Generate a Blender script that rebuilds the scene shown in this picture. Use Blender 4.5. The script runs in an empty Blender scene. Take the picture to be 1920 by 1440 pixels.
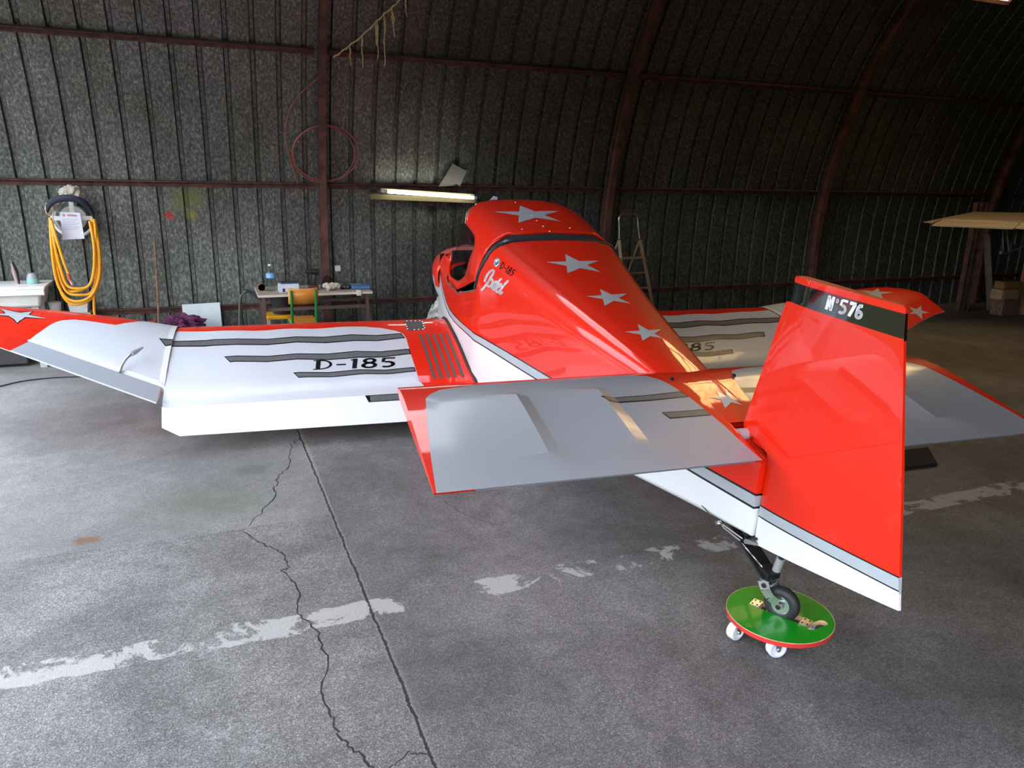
import bpy, bmesh, math, random
from mathutils import Vector, Matrix, geometry, noise
from mathutils.bvhtree import BVHTree
random.seed(7)
S = bpy.context.scene
COL = S.collection

# ------------------------------------------------------------ camera, sky, exposure
F_PX, PITCH, ROLL, YAW, CAMH = 1405.6, 0.2696, 0.0202, 0.3823, 1.6048
fw = Vector((math.sin(YAW)*math.cos(PITCH), math.cos(YAW)*math.cos(PITCH), -math.sin(PITCH)))
r0 = Vector((math.cos(YAW), -math.sin(YAW), 0)); u0 = r0.cross(fw)
rt = r0*math.cos(ROLL) + u0*math.sin(ROLL); up = u0*math.cos(ROLL) - r0*math.sin(ROLL)
CAM = Vector((0, 0, CAMH))
cd = bpy.data.cameras.new('camera'); cam = bpy.data.objects.new('camera', cd); COL.objects.link(cam)
cd.sensor_fit = 'HORIZONTAL'; cd.sensor_width = 36; cd.lens = F_PX/1920*36; cd.clip_start = .05; cd.clip_end = 500
M = Matrix((rt, up, -fw)).transposed().to_4x4(); M.translation = CAM; cam.matrix_world = M
S.camera = cam
S.view_settings.view_transform = 'Standard'; S.view_settings.look = 'None'
S.view_settings.gamma = 1; S.view_settings.exposure = EXPO = 0.5
S.view_settings.use_curve_mapping = False
S.cycles.use_denoising = True; S.cycles.max_bounces = 10; S.cycles.diffuse_bounces = 5
S.cycles.sample_clamp_indirect = 8; S.cycles.caustics_reflective = False; S.cycles.caustics_refractive = False

def ray(px, py):
    return (fw*F_PX + rt*(px-960) - up*(py-720)).normalized()
def atz(px, py, z): d = ray(px, py); return CAM + d*((z-CAMH)/d.z)
def aty(px, py, y): d = ray(px, py); return CAM + d*(y/d.y)
def atx(px, py, x): d = ray(px, py); return CAM + d*(x/d.x)

w = bpy.data.worlds.new('world'); S.world = w; w.use_nodes = True
nt = w.node_tree; nt.nodes.clear()
def N(t, typ, **k):
    n = t.nodes.new(typ)
    for a, b in k.items():
        if a.startswith('i_'): n.inputs[a[2:].replace('_', ' ')].default_value = b
        else: setattr(n, a, b)
    return n
def ramp(t, src, stops, interp='LINEAR'):
    r = N(t, 'ShaderNodeValToRGB'); r.color_ramp.interpolation = interp
    e = r.color_ramp.elements
    while len(e) < len(stops): e.new(.5)
    for q, (p, c) in zip(e, stops):
        q.position = p; q.color = (c, c, c, 1) if not hasattr(c, '__len__') else (*c, 1)
    t.links.new(src, r.inputs[0]); return r
def build_world():
    tc = N(nt, 'ShaderNodeTexCoord'); sep = N(nt, 'ShaderNodeSeparateXYZ'); nt.links.new(tc.outputs['Generated'], sep.inputs[0])
    mp = N(nt, 'ShaderNodeMapping'); mp.inputs['Scale'].default_value = (1, 1, 2.2); nt.links.new(tc.outputs['Generated'], mp.inputs[0])
    no = N(nt, 'ShaderNodeTexNoise', i_Scale=2.6, i_Detail=6.0, i_Roughness=.6); nt.links.new(mp.outputs[0], no.inputs['Vector'])
    cl = ramp(nt, no.outputs['Fac'], [(.38, (.42, .60, .92)), (.56, (1.0, 1.0, 1.0)), (.75, (.80, .84, .92))])
    mr = N(nt, 'ShaderNodeMapRange'); mr.inputs['From Min'].default_value = -.12; mr.inputs['From Max'].default_value = .12
    nt.links.new(sep.outputs['Z'], mr.inputs['Value'])
    gr = ramp(nt, mr.outputs[0], [(0, (.05, .05, .03)), (.44, (.075, .085, .030)), (.52, (.02, .035, .012)), (.78, (.015, .03, .012)), (.84, (.9, .95, 1))])
    f = ramp(nt, mr.outputs[0], [(.80, 0.0), (.86, 1.0)])
    mx = N(nt, 'ShaderNodeMix', data_type='RGBA'); nt.links.new(f.outputs[0], mx.inputs[0])
    nt.links.new(gr.outputs[0], mx.inputs[6]); nt.links.new(cl.outputs[0], mx.inputs[7])
    bg = N(nt, 'ShaderNodeBackground', i_Strength=SKY); nt.links.new(mx.outputs[2], bg.inputs[0])
    o = N(nt, 'ShaderNodeOutputWorld'); nt.links.new(bg.outputs[0], o.inputs[0])
SKY = 5.0
build_world()

# ------------------------------------------------------------ materials
def mat(name, col, rough=.5, metal=0, coat=0, noise=None, bump=None, emit=None, trans=0, spec=.5, alpha=1, cr=.04):
    m = bpy.data.materials.new(name); m.use_nodes = True; t = m.node_tree
    b = t.nodes['Principled BSDF']; b.inputs['Base Color'].default_value = (*col, 1)
    b.inputs['Roughness'].default_value = rough; b.inputs['Metallic'].default_value = metal
    b.inputs['Coat Weight'].default_value = coat; b.inputs['Coat Roughness'].default_value = cr
    b.inputs['Specular IOR Level'].default_value = spec; b.inputs['Transmission Weight'].default_value = trans
    b.inputs['Alpha'].default_value = alpha
    if emit: b.inputs['Emission Color'].default_value = (*emit[0], 1); b.inputs['Emission Strength'].default_value = emit[1]
    tc = N(t, 'ShaderNodeTexCoord')
    sc, amt = noise if noise else (6, .05)
    no = N(t, 'ShaderNodeTexNoise', i_Scale=float(sc), i_Detail=5.0); t.links.new(tc.outputs['Object'], no.inputs['Vector'])
    lo = tuple(max(0, c*(1-amt)) for c in col); hi = tuple(min(1, c*(1+amt)) for c in col)
    r = ramp(t, no.outputs['Fac'], [(.35, lo), (.65, hi)]); t.links.new(r.outputs[0], b.inputs['Base Color'])
    if bump:
        bn = N(t, 'ShaderNodeBump', i_Strength=bump[1], i_Distance=.01)
        n2 = N(t, 'ShaderNodeTexNoise', i_Scale=float(bump[0]), i_Detail=3.0); t.links.new(tc.outputs['Object'], n2.inputs['Vector'])
        t.links.new(n2.outputs['Fac'], bn.inputs['Height']); t.links.new(bn.outputs[0], b.inputs['Normal'])
    return m
RED = mat('red_paint', (.80, .020, .004), .38, coat=.8, noise=(1.5, .02), spec=.15)
WHITE = mat('white_paint', (.86, .88, .90), .3, coat=.6, noise=(2, .02))
SILV = mat('wing_fabric', (.60, .63, .68), .33, coat=.25, noise=(2, .02))
TGREY = mat('tail_fabric', (.34, .355, .385), .34, coat=.45, noise=(2, .02), cr=.09)
AILG = mat('shaded_aileron_fabric', (.42, .45, .50), .35, coat=.2, noise=(2, .02))  # wing fabric toned down for the shade on the tilted ailerons
STAR = mat('star_silver', (.50, .50, .52), .4, coat=.8, noise=(3, .03))
STRG = mat('stripe_grey', (.13, .13, .135), .35, noise=(60, .1))
SIDEG = mat('stripe_light_grey', (.42, .47, .50), .3, noise=(10, .04))
BLK = mat('black_paint', (.008, .008, .010), .25, coat=.2)
BAND = mat('black_gloss_band', (.004, .006, .005), .06, coat=1.0)
GRIP = mat('grip_strip', (.085, .09, .09), .8, noise=(300, .3))
RUB = mat('black_rubber', (.02, .02, .022), .55, noise=(40, .2))
STEEL = mat('steel', (.55, .55, .55), .35, metal=1, noise=(30, .1))
ALU = mat('aluminium', (.72, .72, .72), .28, metal=1, noise=(30, .05))
DARK = mat('cockpit_lining', (.012, .012, .013), .8)
BLKM = mat('black_steel', (.012, .012, .013), .4, noise=(20, .2))
GLASS = bpy.data.materials.new('canopy_plexiglass')
def glassmat(m, tint, ior=1.45):
    m.use_nodes = True; t = m.node_tree; t.nodes.clear()
    o = N(t, 'ShaderNodeOutputMaterial'); mx = N(t, 'ShaderNodeMixShader'); tr = N(t, 'ShaderNodeBsdfTransparent'); gl = N(t, 'ShaderNodeBsdfGlossy', i_Roughness=.03)
    tr.inputs[0].default_value = (*tint, 1); fr = N(t, 'ShaderNodeFresnel', i_IOR=ior)
    cap = N(t, 'ShaderNodeMath', operation='MINIMUM'); cap.inputs[1].default_value = .12; t.links.new(fr.outputs[0], cap.inputs[0]); t.links.new(cap.outputs[0], mx.inputs[0]); t.links.new(tr.outputs[0], mx.inputs[1]); t.links.new(gl.outputs[0], mx.inputs[2]); t.links.new(mx.outputs[0], o.inputs[0])
glassmat(GLASS, (.72, .68, .76))
CLEAR = bpy.data.materials.new('clear_plastic'); glassmat(CLEAR, (.86, .9, .93), 1.35)

# ------------------------------------------------------------ mesh helpers
class MB:
    def __init__(s): s.v = []; s.f = []; s.m = []
    def add(s, vs, fs, mi=0):
        o = len(s.v); s.v += [Vector(p) for p in vs]; s.f += [tuple(i+o for i in f) for f in fs]; s.m += [mi]*len(fs); return s
    def box(s, c, d, mi=0, R=None):
        c = Vector(c); vs = []
        for x in (-.5, .5):
            for y in (-.5, .5):
                for z in (-.5, .5):
                    p = Vector((x*d[0], y*d[1], z*d[2])); vs.append(c + (R @ p if R else p))
        return s.add(vs, [(0, 1, 3, 2), (4, 6, 7, 5), (0, 4, 5, 1), (2, 3, 7, 6), (0, 2, 6, 4), (1, 5, 7, 3)], mi)
    def tube(s, pts, r, n=8, mi=0, cap=True, closed=False):
        pts = [Vector(p) for p in pts]; rings = []; k = len(pts)
        if not hasattr(r, '__len__'): r = [r]*k
        ref = None
        for i, p in enumerate(pts):
            a = pts[(i-1) % k] if (closed or i > 0) else p; b = pts[(i+1) % k] if (closed or i < k-1) else p
            t = (b-a).normalized()
            if ref is None: ref = t.orthogonal().normalized()
            ref = (ref - t*ref.dot(t)); ref = ref.normalized() if ref.length > 1e-6 else t.orthogonal().normalized()
            q = t.cross(ref)
            rings.append([p + (ref*math.cos(2*math.pi*j/n) + q*math.sin(2*math.pi*j/n))*r[i] for j in range(n)])
        vs = [v for g in rings for v in g]; fs = []
        for i in range(k if closed else k-1):
            for j in range(n):
                a, b = i*n, ((i+1) % k)*n
                fs.append((a+j, a+(j+1) % n, b+(j+1) % n, b+j))
        if cap and not closed: fs += [tuple(range(n))[::-1], tuple((k-1)*n+j for j in range(n))]
        return s.add(vs, fs, mi)
    def lathe(s, prof, origin, axis, n=28, mi=0, mis=None):
        ax = Vector(axis).normalized(); e = ax.orthogonal().normalized(); g = ax.cross(e); o = Vector(origin)
        vs = [o + ax*h + (e*math.cos(2*math.pi*j/n) + g*math.sin(2*math.pi*j/n))*r for r, h in prof for j in range(n)]
        for i in range(len(prof)-1):
            s.add([], [], mi)
        base = len(s.v); s.v += vs
        for i in range(len(prof)-1):
            for j in range(n):
                s.f.append((base+i*n+j, base+i*n+(j+1) % n, base+(i+1)*n+(j+1) % n, base+(i+1)*n+j)); s.m.append(mis[i] if mis else mi)
        for i, rev in ((0, True), (len(prof)-1, False)):
            if prof[i][0] > 1e-4:
                f = tuple(base+i*n+j for j in range(n)); s.f.append(f[::-1] if rev else f); s.m.append(mis[min(i, len(mis)-1)] if mis else mi)
        return s
    def prism(s, poly, z0, z1, mi=0, T=None):
        T = T or (lambda x, y, z: Vector((x, y, z))); n = len(poly)
        vs = [T(x, y, z0) for x, y in poly] + [T(x, y, z1) for x, y in poly]
        return s.add(vs, [tuple(range(n))[::-1], tuple(range(n, 2*n))] + [(i, (i+1) % n, n+(i+1) % n, n+i) for i in range(n)], mi)
    def build(s, name, mats, parent=None, smooth=True, bevel=0, solid=0, merge=False, angle=35, off=0):
        me = bpy.data.meshes.new(name); me.from_pydata([tuple(v) for v in s.v], [], s.f)
        if not isinstance(mats, (list, tuple)): mats = [mats]
        for m in mats: me.materials.append(m)
        me.polygons.foreach_set('material_index', s.m)
        bm = bmesh.new(); bm.from_mesh(me)
        if merge: bmesh.ops.remove_doubles(bm, verts=bm.verts, dist=1e-4)
        bmesh.ops.recalc_face_normals(bm, faces=bm.faces)
        ca = math.cos(math.radians(angle))
        for f in bm.faces: f.smooth = smooth
        if smooth:
            for e in bm.edges:
                e.smooth = not (len(e.link_faces) == 2 and e.link_faces[0].normal.dot(e.link_faces[1].normal) < ca)
        bm.to_mesh(me); bm.free()
        o = bpy.data.objects.new(name, me); COL.objects.link(o)
        if parent: o.parent = parent
        if solid: md = o.modifiers.new('s', 'SOLIDIFY'); md.thickness = solid; md.offset = off
        if bevel: md = o.modifiers.new('b', 'BEVEL'); md.width = bevel; md.segments = 2; md.limit_method = 'ANGLE'
        return o
def tag(o, label, cat, group=None, kind=None):
    o['label'] = label; o['category'] = cat
    if group: o['group'] = group
    if kind: o['kind'] = kind
    return o
def thing(name, label, cat, loc=(0, 0, 0), group=None, mw=None):
    o = bpy.data.objects.new(name, None); COL.objects.link(o); o.location = loc; o.empty_display_size = .1
    if mw: o.matrix_world = mw
    return tag(o, label, cat, group)
def struct(o): o['kind'] = 'structure'; return o
def arc(c, r, a0, a1, n, e1, e2):
    return [Vector(c) + Vector(e1)*r*math.cos(a0+(a1-a0)*i/n) + Vector(e2)*r*math.sin(a0+(a1-a0)*i/n) for i in range(n+1)]
def smoothline(pts, n=6):
    P = [Vector(p) for p in pts]; out = []
    for i in range(len(P)-1):
        a = P[max(i-1, 0)]; b = P[i]; c = P[i+1]; d = P[min(i+2, len(P)-1)]
        for k in range(n):
            t = k/n
            out.append(.5*((2*b) + (c-a)*t + (2*a-5*b+4*c-d)*t*t + (-a+3*b-3*c+d)*t**3))
    return out + [P[-1]]

# a surface given by a grid of knots; decals and cut panels are laid on it exactly
def inpoly(x, y, P):
    c = False; j = len(P)-1
    for i in range(len(P)):
        if (P[i][1] > y) != (P[j][1] > y) and x < (P[j][0]-P[i][0])*(y-P[i][1])/(P[j][1]-P[i][1]) + P[i][0]: c = not c
        j = i
    return c
class Surf:
    def __init__(s, A, B, fn, sgn=1):
        s.A, s.B, s.sgn = A, B, sgn
        s.G = [[Vector(fn(a, b)) for b in B] for a in A]
        nb = len(B); vs = [p for r in s.G for p in r]; s.fs = []
        for i in range(len(A)-1):
            for j in range(nb-1):
                q = (i*nb+j, (i+1)*nb+j, (i+1)*nb+j+1, i*nb+j+1); s.fs += [(q[0], q[1], q[2]), (q[0], q[2], q[3])]
        s.vs = vs; s.bvh = BVHTree.FromPolygons(vs, s.fs)
        if isinstance(sgn, tuple):      # outward direction given at a knot cell
            i, j, ref = sgn; G = s.G; nn = (G[i+1][j]-G[i][j]).cross(G[i][j+1]-G[i][j]); s.sgn = 1 if nn.dot(Vector(ref)) > 0 else -1
    def cell(s, K, x):
        for i in range(len(K)-2):
            if x < K[i+1]: break
        else: i = len(K)-2
        return i, (x-K[i])/(K[i+1]-K[i])
    def pt(s, a, b, e=0):
        i, x = s.cell(s.A, a); j, y = s.cell(s.B, b); G = s.G
        p00, p10, p01, p11 = G[i][j], G[i+1][j], G[i][j+1], G[i+1][j+1]
        # same split as the drawn quads (diagonal 00-11)
        p = p00 + (p10-p00)*x + (p11-p10)*y if x >= y else p00 + (p01-p00)*y + (p11-p01)*x
        if e:
            da = (p10-p00)*(1-y) + (p11-p01)*y; db = (p01-p00)*(1-x) + (p11-p10)*x
            p = p + da.cross(db).normalized()*e*s.sgn
        return p
    def inv(s, o, d):
        h, n, k, dist = s.bvh.ray_cast(o, d)
        if h is None: return None
        c, t = divmod(k, 2); i, j = divmod(c, len(s.B)-1); G = s.G
        p00, p10, p01, p11 = G[i][j], G[i+1][j], G[i][j+1], G[i+1][j+1]
        if t == 0: T, U = (p00, p10, p11), ((0, 0), (1, 0), (1, 1))
        else: T, U = (p00, p11, p01), ((0, 0), (1, 1), (0, 1))
        q = geometry.barycentric_transform(h, *T, *[Vector((*u_, 0)) for u_ in U])
        return (s.A[i]+(s.A[i+1]-s.A[i])*q.x, s.B[j]+(s.B[j+1]-s.B[j])*q.y)
    def mesh(s, mb, mi=0, rowmat=None):
        o = len(mb.v); mb.v += s.vs; nb = len(s.B)
        for i in range(len(s.A)-1):
            for j in range(nb-1):
                q = (o+i*nb+j, o+(i+1)*nb+j, o+(i+1)*nb+j+1, o+i*nb+j+1); mb.f += [(q[0], q[1], q[2]), (q[0], q[2], q[3])]; mb.m += [rowmat(i, j) if rowmat else mi]*2
    def patch(s, mb, poly, mi=0, e=.001, holes=(), clip=None):
        xs = [p[0] for p in poly]; ys = [p[1] for p in poly]; x0, x1, y0, y1 = min(xs), max(xs), min(ys), max(ys)
        V = []; E = []
        def loop(P):
            o = len(V); V.extend(Vector(p[:2]) for p in P); E.extend((o+i, o+(i+1) % len(P)) for i in range(len(P)))
        loop(poly)
        for h in holes: loop(h)
        if clip: loop(clip)
        for a in s.A:
            if x0+1e-6 < a < x1-1e-6: E.append((len(V), len(V)+1)); V.extend((Vector((a, y0)), Vector((a, y1))))
        for b in s.B:
            if y0+1e-6 < b < y1-1e-6: E.append((len(V), len(V)+1)); V.extend((Vector((x0, b)), Vector((x1, b))))
        for i in range(len(s.A)-1):
            if s.A[i+1] <= x0+1e-9 or s.A[i] >= x1-1e-9: continue
            for j in range(len(s.B)-1):
                if s.B[j+1] <= y0+1e-9 or s.B[j] >= y1-1e-9: continue
                p, q = Vector((s.A[i], s.B[j])), Vector((s.A[i+1], s.B[j+1])); d = q-p
                t0 = max(0, (x0-p.x)/d.x, (y0-p.y)/d.y); t1 = min(1, (x1-p.x)/d.x, (y1-p.y)/d.y)
                if t1-t0 > 1e-6: E.append((len(V), len(V)+1)); V.extend((p+d*t0, p+d*t1))
        r = geometry.delaunay_2d_cdt(V, E, [], 0, 1e-7)
        vv, ff = r[0], r[2]; o = len(mb.v); keep = []
        for f in ff:
            cx = sum(vv[i][0] for i in f)/len(f); cy = sum(vv[i][1] for i in f)/len(f)
            if inpoly(cx, cy, poly) and not any(inpoly(cx, cy, h) for h in holes) and (clip is None or inpoly(cx, cy, clip)): keep.append(f)
        mb.v += [s.pt(p[0], p[1], e) for p in vv]
        for f in keep: mb.f.append(tuple(i+o for i in f)); mb.m.append(mi)

# ------------------------------------------------------------ aircraft frame
TT = Vector((1.8028, 2.0229, .3307)); HD, TH = .0842, .1895
ch, sh, ct, st = math.cos(HD), math.sin(HD), math.cos(TH), math.sin(TH)
AF = Vector((sh*ct, ch*ct, st)); AL = Vector((-ch, sh, 0)); AU = AF.cross(AL)
AM = Matrix((AF, AL, AU)).transposed().to_4x4(); AM.translation = TT
AI = AM.inverted(); CL = AI @ CAM
def lray(px, py): return (AI.to_3x3() @ ray(px, py)).normalized()
def onv(px, py, v=0): d = lray(px, py); return CL + d*((v-CL.y)/d.y)
def onw(px, py, w_): d = lray(px, py); return CL + d*((w_-CL.z)/d.z)
def onu(px, py, u_): d = lray(px, py); return CL + d*((u_-CL.x)/d.x)
def W(u_, v_, w_): return AM @ Vector((u_, v_, w_))
def pxpoly(sf, pts, mir=False):
    out = []
    for p in pts:
        q = sf.inv(CL, lray(*p))
        if q is None: print('MISS', p); continue
        out.append(q)
    return out
def inset(P, d):
    n = len(P); A = sum(P[i][0]*P[(i+1) % n][1]-P[(i+1) % n][0]*P[i][1] for i in range(n)); sg = 1 if A > 0 else -1; out = []
    for i in range(n):
        a, b, c = Vector(P[i-1][:2]), Vector(P[i][:2]), Vector(P[(i+1) % n][:2])
        e1 = (b-a).normalized(); e2 = (c-b).normalized(); n1 = Vector((-e1.y, e1.x))*sg; n2 = Vector((-e2.y, e2.x))*sg
        h = (n1+n2); h = h/max(.35, h.length_squared/2); out.append(tuple(b+h*d))
    return out
def lineX(a, b, c, d):
    r = geometry.intersect_line_line_2d
    a, b, c, d = map(Vector, (a, b, c, d)); x = (b-a); y = (d-c); k = x.x*y.y-x.y*y.x
    t = ((c-a).x*y.y-(c-a).y*y.x)/k; p = a+x*t; return (p.x, p.y)
def starpoly(tips):
    n = 5; out = []
    for i in range(n):
        a, b = tips[i], tips[(i+1) % n]; pr, nx = tips[(i-1) % n], tips[(i+2) % n]
        out += [a, lineX(a, nx, b, pr)]
    return out
def stroke(pts, wd, n=8):
    out = []; P = [Vector(p) for p in pts]
    for i in range(len(P)-1):
        d = (P[i+1]-P[i]); 
        if d.length < 1e-6: continue
        d.normalize(); q = Vector((-d.y, d.x))*wd/2
        out.append([tuple(P[i]+q), tuple(P[i]-q), tuple(P[i+1]-q), tuple(P[i+1]+q)])
    for p in P[1:-1]: out.append([(p.x+math.cos(2*math.pi*k/n)*wd/2, p.y+math.sin(2*math.pi*k/n)*wd/2) for k in range(n)])
    return out
# block glyphs: strokes in a unit-high box, y up; (points, width)
def ell(cx, cy, rx, ry, a0, a1, n=12): return [(cx+rx*math.cos(math.radians(a0+(a1-a0)*i/n)), cy+ry*math.sin(math.radians(a0+(a1-a0)*i/n))) for i in range(n+1)]
GL = {
 'D': (.82, [([(.2, .06), (.2, .94)], .2), ([(.0, .95), (.35, .95)], .1), ([(.02, .05), (.3, .05)], .1), (ell(.28, .5, .42, .44, 90, -90, 14), .12)]),
 '-': (.5, [([(.05, .45), (.42, .45)], .16)]),
 '1': (.42, [([(.22, .0), (.22, 1)], .2), ([(.05, .86), (.2, .94)], .12)]),
 '8': (.68, [(ell(.32, .74, .2, .2, 0, 360, 16), .17), (ell(.32, .28, .24, .23, 0, 360, 16), .18)]),
 '5': (.66, [([(.12, .93), (.58, .93)], .15), ([(.14, .95), (.12, .55)], .15), (ell(.28, .32, .25, .25, 110, -130, 14), .18)]),
 'N': (.62, [([(.12, 0), (.12, 1)], .2), ([(.12, .92), (.45, .08)], .2), ([(.45, 0), (.45, 1)], .2)]),
 'o': (.26, [(ell(.1, .78, .07, .13, 0, 360, 12), .07)]),
 '7': (.55, [([(.02, .9), (.5, .9)], .2), ([(.44, .9), (.2, 0)], .21)]),
 '6': (.62, [(ell(.28, .28, .19, .2, 0, 360, 16), .2), ([(.1, .3), (.1, .68), (.2, .88), (.4, .9)], .2)]),
}
def text_polys(txt, quad, slant=.0, bold=1.0):
    bl, br, tl, tr = [Vector(q) for q in quad]; x = 0; items = []
    for c_ in txt:
        if c_ == ' ': x += .2; continue
        wd, sts = GL[c_]
        for pts, t_ in sts: items += [[(p[0]+x+slant*p[1], p[1]) for p in pl] for pl in stroke(pts, t_*bold, 10)]
        x += wd+.05
    tot = x-.05+slant*0
    return [[tuple((bl+(br-bl)*(p[0]/tot))*(1-p[1]) + (tl+(tr-tl)*(p[0]/tot))*p[1]) for p in pl] for pl in items]
def decal(sf, mb, polys, mi, e, f=None):
    for pl in polys:
        q = pxpoly(sf, pl)
        if len(q) == len(pl) and len(q) > 2: sf.patch(mb, [f(p) for p in q] if f else q, mi, e)

def lerp_table(T, x):
    if x <= T[0][0]: return T[0][1]
    for (a, p), (b, q) in zip(T, T[1:]):
        if x <= b: return p+(q-p)*(x-a)/(b-a)
    return T[-1][1]
PLANE_LABEL = 'red and white single-engine light aircraft with silver stars, tail on the green dolly'
AC = thing('light_aircraft', PLANE_LABEL, 'airplane', mw=AM)

# ============================================================ THE HANGAR
VC, VZ, VR = 3.3, .8, 4.2
def vault(a, r=VR):            # a in degrees along the arch; below 0 the wall is plumb
    if a < 0: return (VC+r, VZ+a/50*.8/.8*.8) if False else (VC+r, VZ*(1+a/20))
    if a > 180: return (VC-r, VZ*(1-(a-180)/20))
    t = math.radians(a); return (VC+r*math.cos(t), VZ+r*math.sin(t))
XL, XR = -2.0, 15.2
def sheet_mat():
    m = bpy.data.materials.new('galvanised_sheet'); m.use_nodes = True; t = m.node_tree; b = t.nodes['Principled BSDF']
    tc = N(t, 'ShaderNodeTexCoord')
    n1 = N(t, 'ShaderNodeTexNoise', i_Scale=55.0, i_Detail=6.0, i_Roughness=.75); n2 = N(t, 'ShaderNodeTexNoise', i_Scale=2.2, i_Detail=4.0)
    mp = N(t, 'ShaderNodeMapping'); mp.inputs['Scale'].default_value = (1, 1, .55)
    t.links.new(tc.outputs['Object'], mp.inputs[0])
    t.links.new(mp.outputs[0], n1.inputs['Vector']); t.links.new(mp.outputs[0], n2.inputs['Vector'])
    r1 = ramp(t, n1.outputs['Fac'], [(.36, (.066, .072, .069)), (.52, (.15, .158, .150)), (.68, (.36, .38, .36))])
    r2 = ramp(t, n2.outputs['Fac'], [(.3, (.72, .72, .66)), (.7, (1.1, 1.12, 1.1))])
    mx = N(t, 'ShaderNodeMix', data_type='RGBA', blend_type='MULTIPLY'); mx.inputs[0].default_value = 1
    t.links.new(r1.outputs[0], mx.inputs[6]); t.links.new(r2.outputs[0], mx.inputs[7]); out_ = mx.outputs[2]; sp = N(t, 'ShaderNodeSeparateXYZ'); t.links.new(tc.outputs['Object'], sp.inputs[0])
    for px_, py_, rr, col_, k_ in ((317, 405, .035, (.45, .03, .03), .8), (358, 404, .04, (.35, .30, .03), .6), (340, 375, .12, (.16, .19, .05), .55), (365, 372, .10, (.17, .19, .05), .5), (810, 395, .045, (.01, .01, .01), .8)):
        q = aty(px_, py_, 7.45); a2 = N(t, 'ShaderNodeVectorMath', operation='DISTANCE'); cx_ = N(t, 'ShaderNodeCombineXYZ'); t.links.new(sp.outputs[0], cx_.inputs[0]); t.links.new(sp.outputs[2], cx_.inputs[2])
        t.links.new(cx_.outputs[0], a2.inputs[0]); a2.inputs[1].default_value = (q.x, 0, q.z)
        ad = N(t, 'ShaderNodeMath', operation='MULTIPLY_ADD'); t.links.new(n1.outputs['Fac'], ad.inputs[0]); ad.inputs[1].default_value = rr*1.4; t.links.new(a2.outputs['Value'], ad.inputs[2])
        rp = ramp(t, ad.outputs[0], [(rr*.9+.01, k_), (rr*1.9+.01, 0.0)]); m5 = N(t, 'ShaderNodeMix', data_type='RGBA'); t.links.new(rp.outputs[0], m5.inputs[0]); t.links.new(out_, m5.inputs[6]); m5.inputs[7].default_value = (*col_, 1); out_ = m5.outputs[2]
    t.links.new(out_, b.inputs['Base Color'])
    b.inputs['Roughness'].default_value = .48; b.inputs['Metallic'].default_value = .75
    bn = N(t, 'ShaderNodeBump', i_Strength=.15, i_Distance=.005); t.links.new(n1.outputs['Fac'], bn.inputs['Height']); t.links.new(bn.outputs[0], b.inputs['Normal'])
    return m
SHEET = sheet_mat()
RUST = mat('rusty_primer', (.105, .042, .032), .65, noise=(9, .45), bump=(60, .2))
RUSTD = mat('rusty_girt', (.085, .032, .026), .7, noise=(12, .5), bump=(60, .2))

P0, PITCH_X = -1.443, .2088
XS = []
x = P0 - 3*PITCH_X
while x < XR:
    XS.append(x); x += PITCH_X
def sheets(name, a0, a1, x0, x1, step=5):
    mb = MB(); na = max(2, int((a1-a0)/step)); AA = [a0+(a1-a0)*i/na for i in range(na+1)]
    prof = []
    for g in XS:
        for dx, dr in ((0, 0), (.010, .032), (.038, .032), (.048, 0)):
            xx = g+dx
            if x0 <= xx <= x1: prof.append((xx, dr))
    prof = [(x0, 0)] + prof + [(x1, 0)]
    k = len(prof)
    vs = []
    for a in AA:
        for xx, dr in prof: y, z = vault(a, VR+dr); vs.append((xx, y, z))
    fs = [(i*k+j, i*k+j+1, (i+1)*k+j+1, (i+1)*k+j) for i in range(na) for j in range(k-1)]
    mb.add(vs, fs); return mb.build(name, SHEET, smooth=True, angle=20)
struct(sheets('wall_back', -20, 41, XL, XR))
CLEAR_X, WARM = (-.9, 2.1), ((4.95, 6.5), (7.05, 8.42))
# roof with openings for three rows of rooflights
roof = MB()
def roofpart(a0, a1, x0, x1):
    o = sheets('tmp', a0, a1, x0, x1); me = o.data
    roof.add([v.co.copy() for v in me.vertices], [tuple(p.vertices) for p in me.polygons]); bpy.data.objects.remove(o)
cuts = [(XL, CLEAR_X[0]), (CLEAR_X[1], WARM[0][0]), (WARM[0][1], WARM[1][0]), (WARM[1][1], XR)]
for a, b in cuts: roofpart(41, 66, a, b)
roofpart(41, 48, *CLEAR_X); roofpart(60, 66, *CLEAR_X); roofpart(57, 66, *WARM[0]); roofpart(54, 66, *WARM[1])
roofpart(66, 138, XL, XR); roofpart(138, 158, XL, 1.6); roofpart(138, 200, 1.6, XR)
struct(roof.build('ceiling', SHEET, angle=20))
def pane_mat(name, col, s):
    m = bpy.data.materials.new(name); m.use_nodes = True; t = m.node_tree; b = t.nodes['Principled BSDF']
    tc = N(t, 'ShaderNodeTexCoord'); mp = N(t, 'ShaderNodeMapping'); mp.inputs['Scale'].default_value = (6, 1, 1); t.links.new(tc.outputs['Object'], mp.inputs[0])
    no = N(t, 'ShaderNodeTexNoise', i_Scale=3.0, i_Detail=5.0, i_Distortion=1.2); t.links.new(mp.outputs[0], no.inputs['Vector'])
    r = ramp(t, no.outputs['Fac'], [(.3, tuple(c*.45 for c in col)), (.62, col)])
    b.inputs['Base Color'].default_value = (.5, .4, .2, 1); b.inputs['Roughness'].default_value = .5
    t.links.new(r.outputs[0], b.inputs['Emission Color']); b.inputs['Emission Strength'].default_value = s
    return m
WARMP = pane_mat('yellowed_rooflight', (1.0, .66, .26), 7.5)
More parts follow.
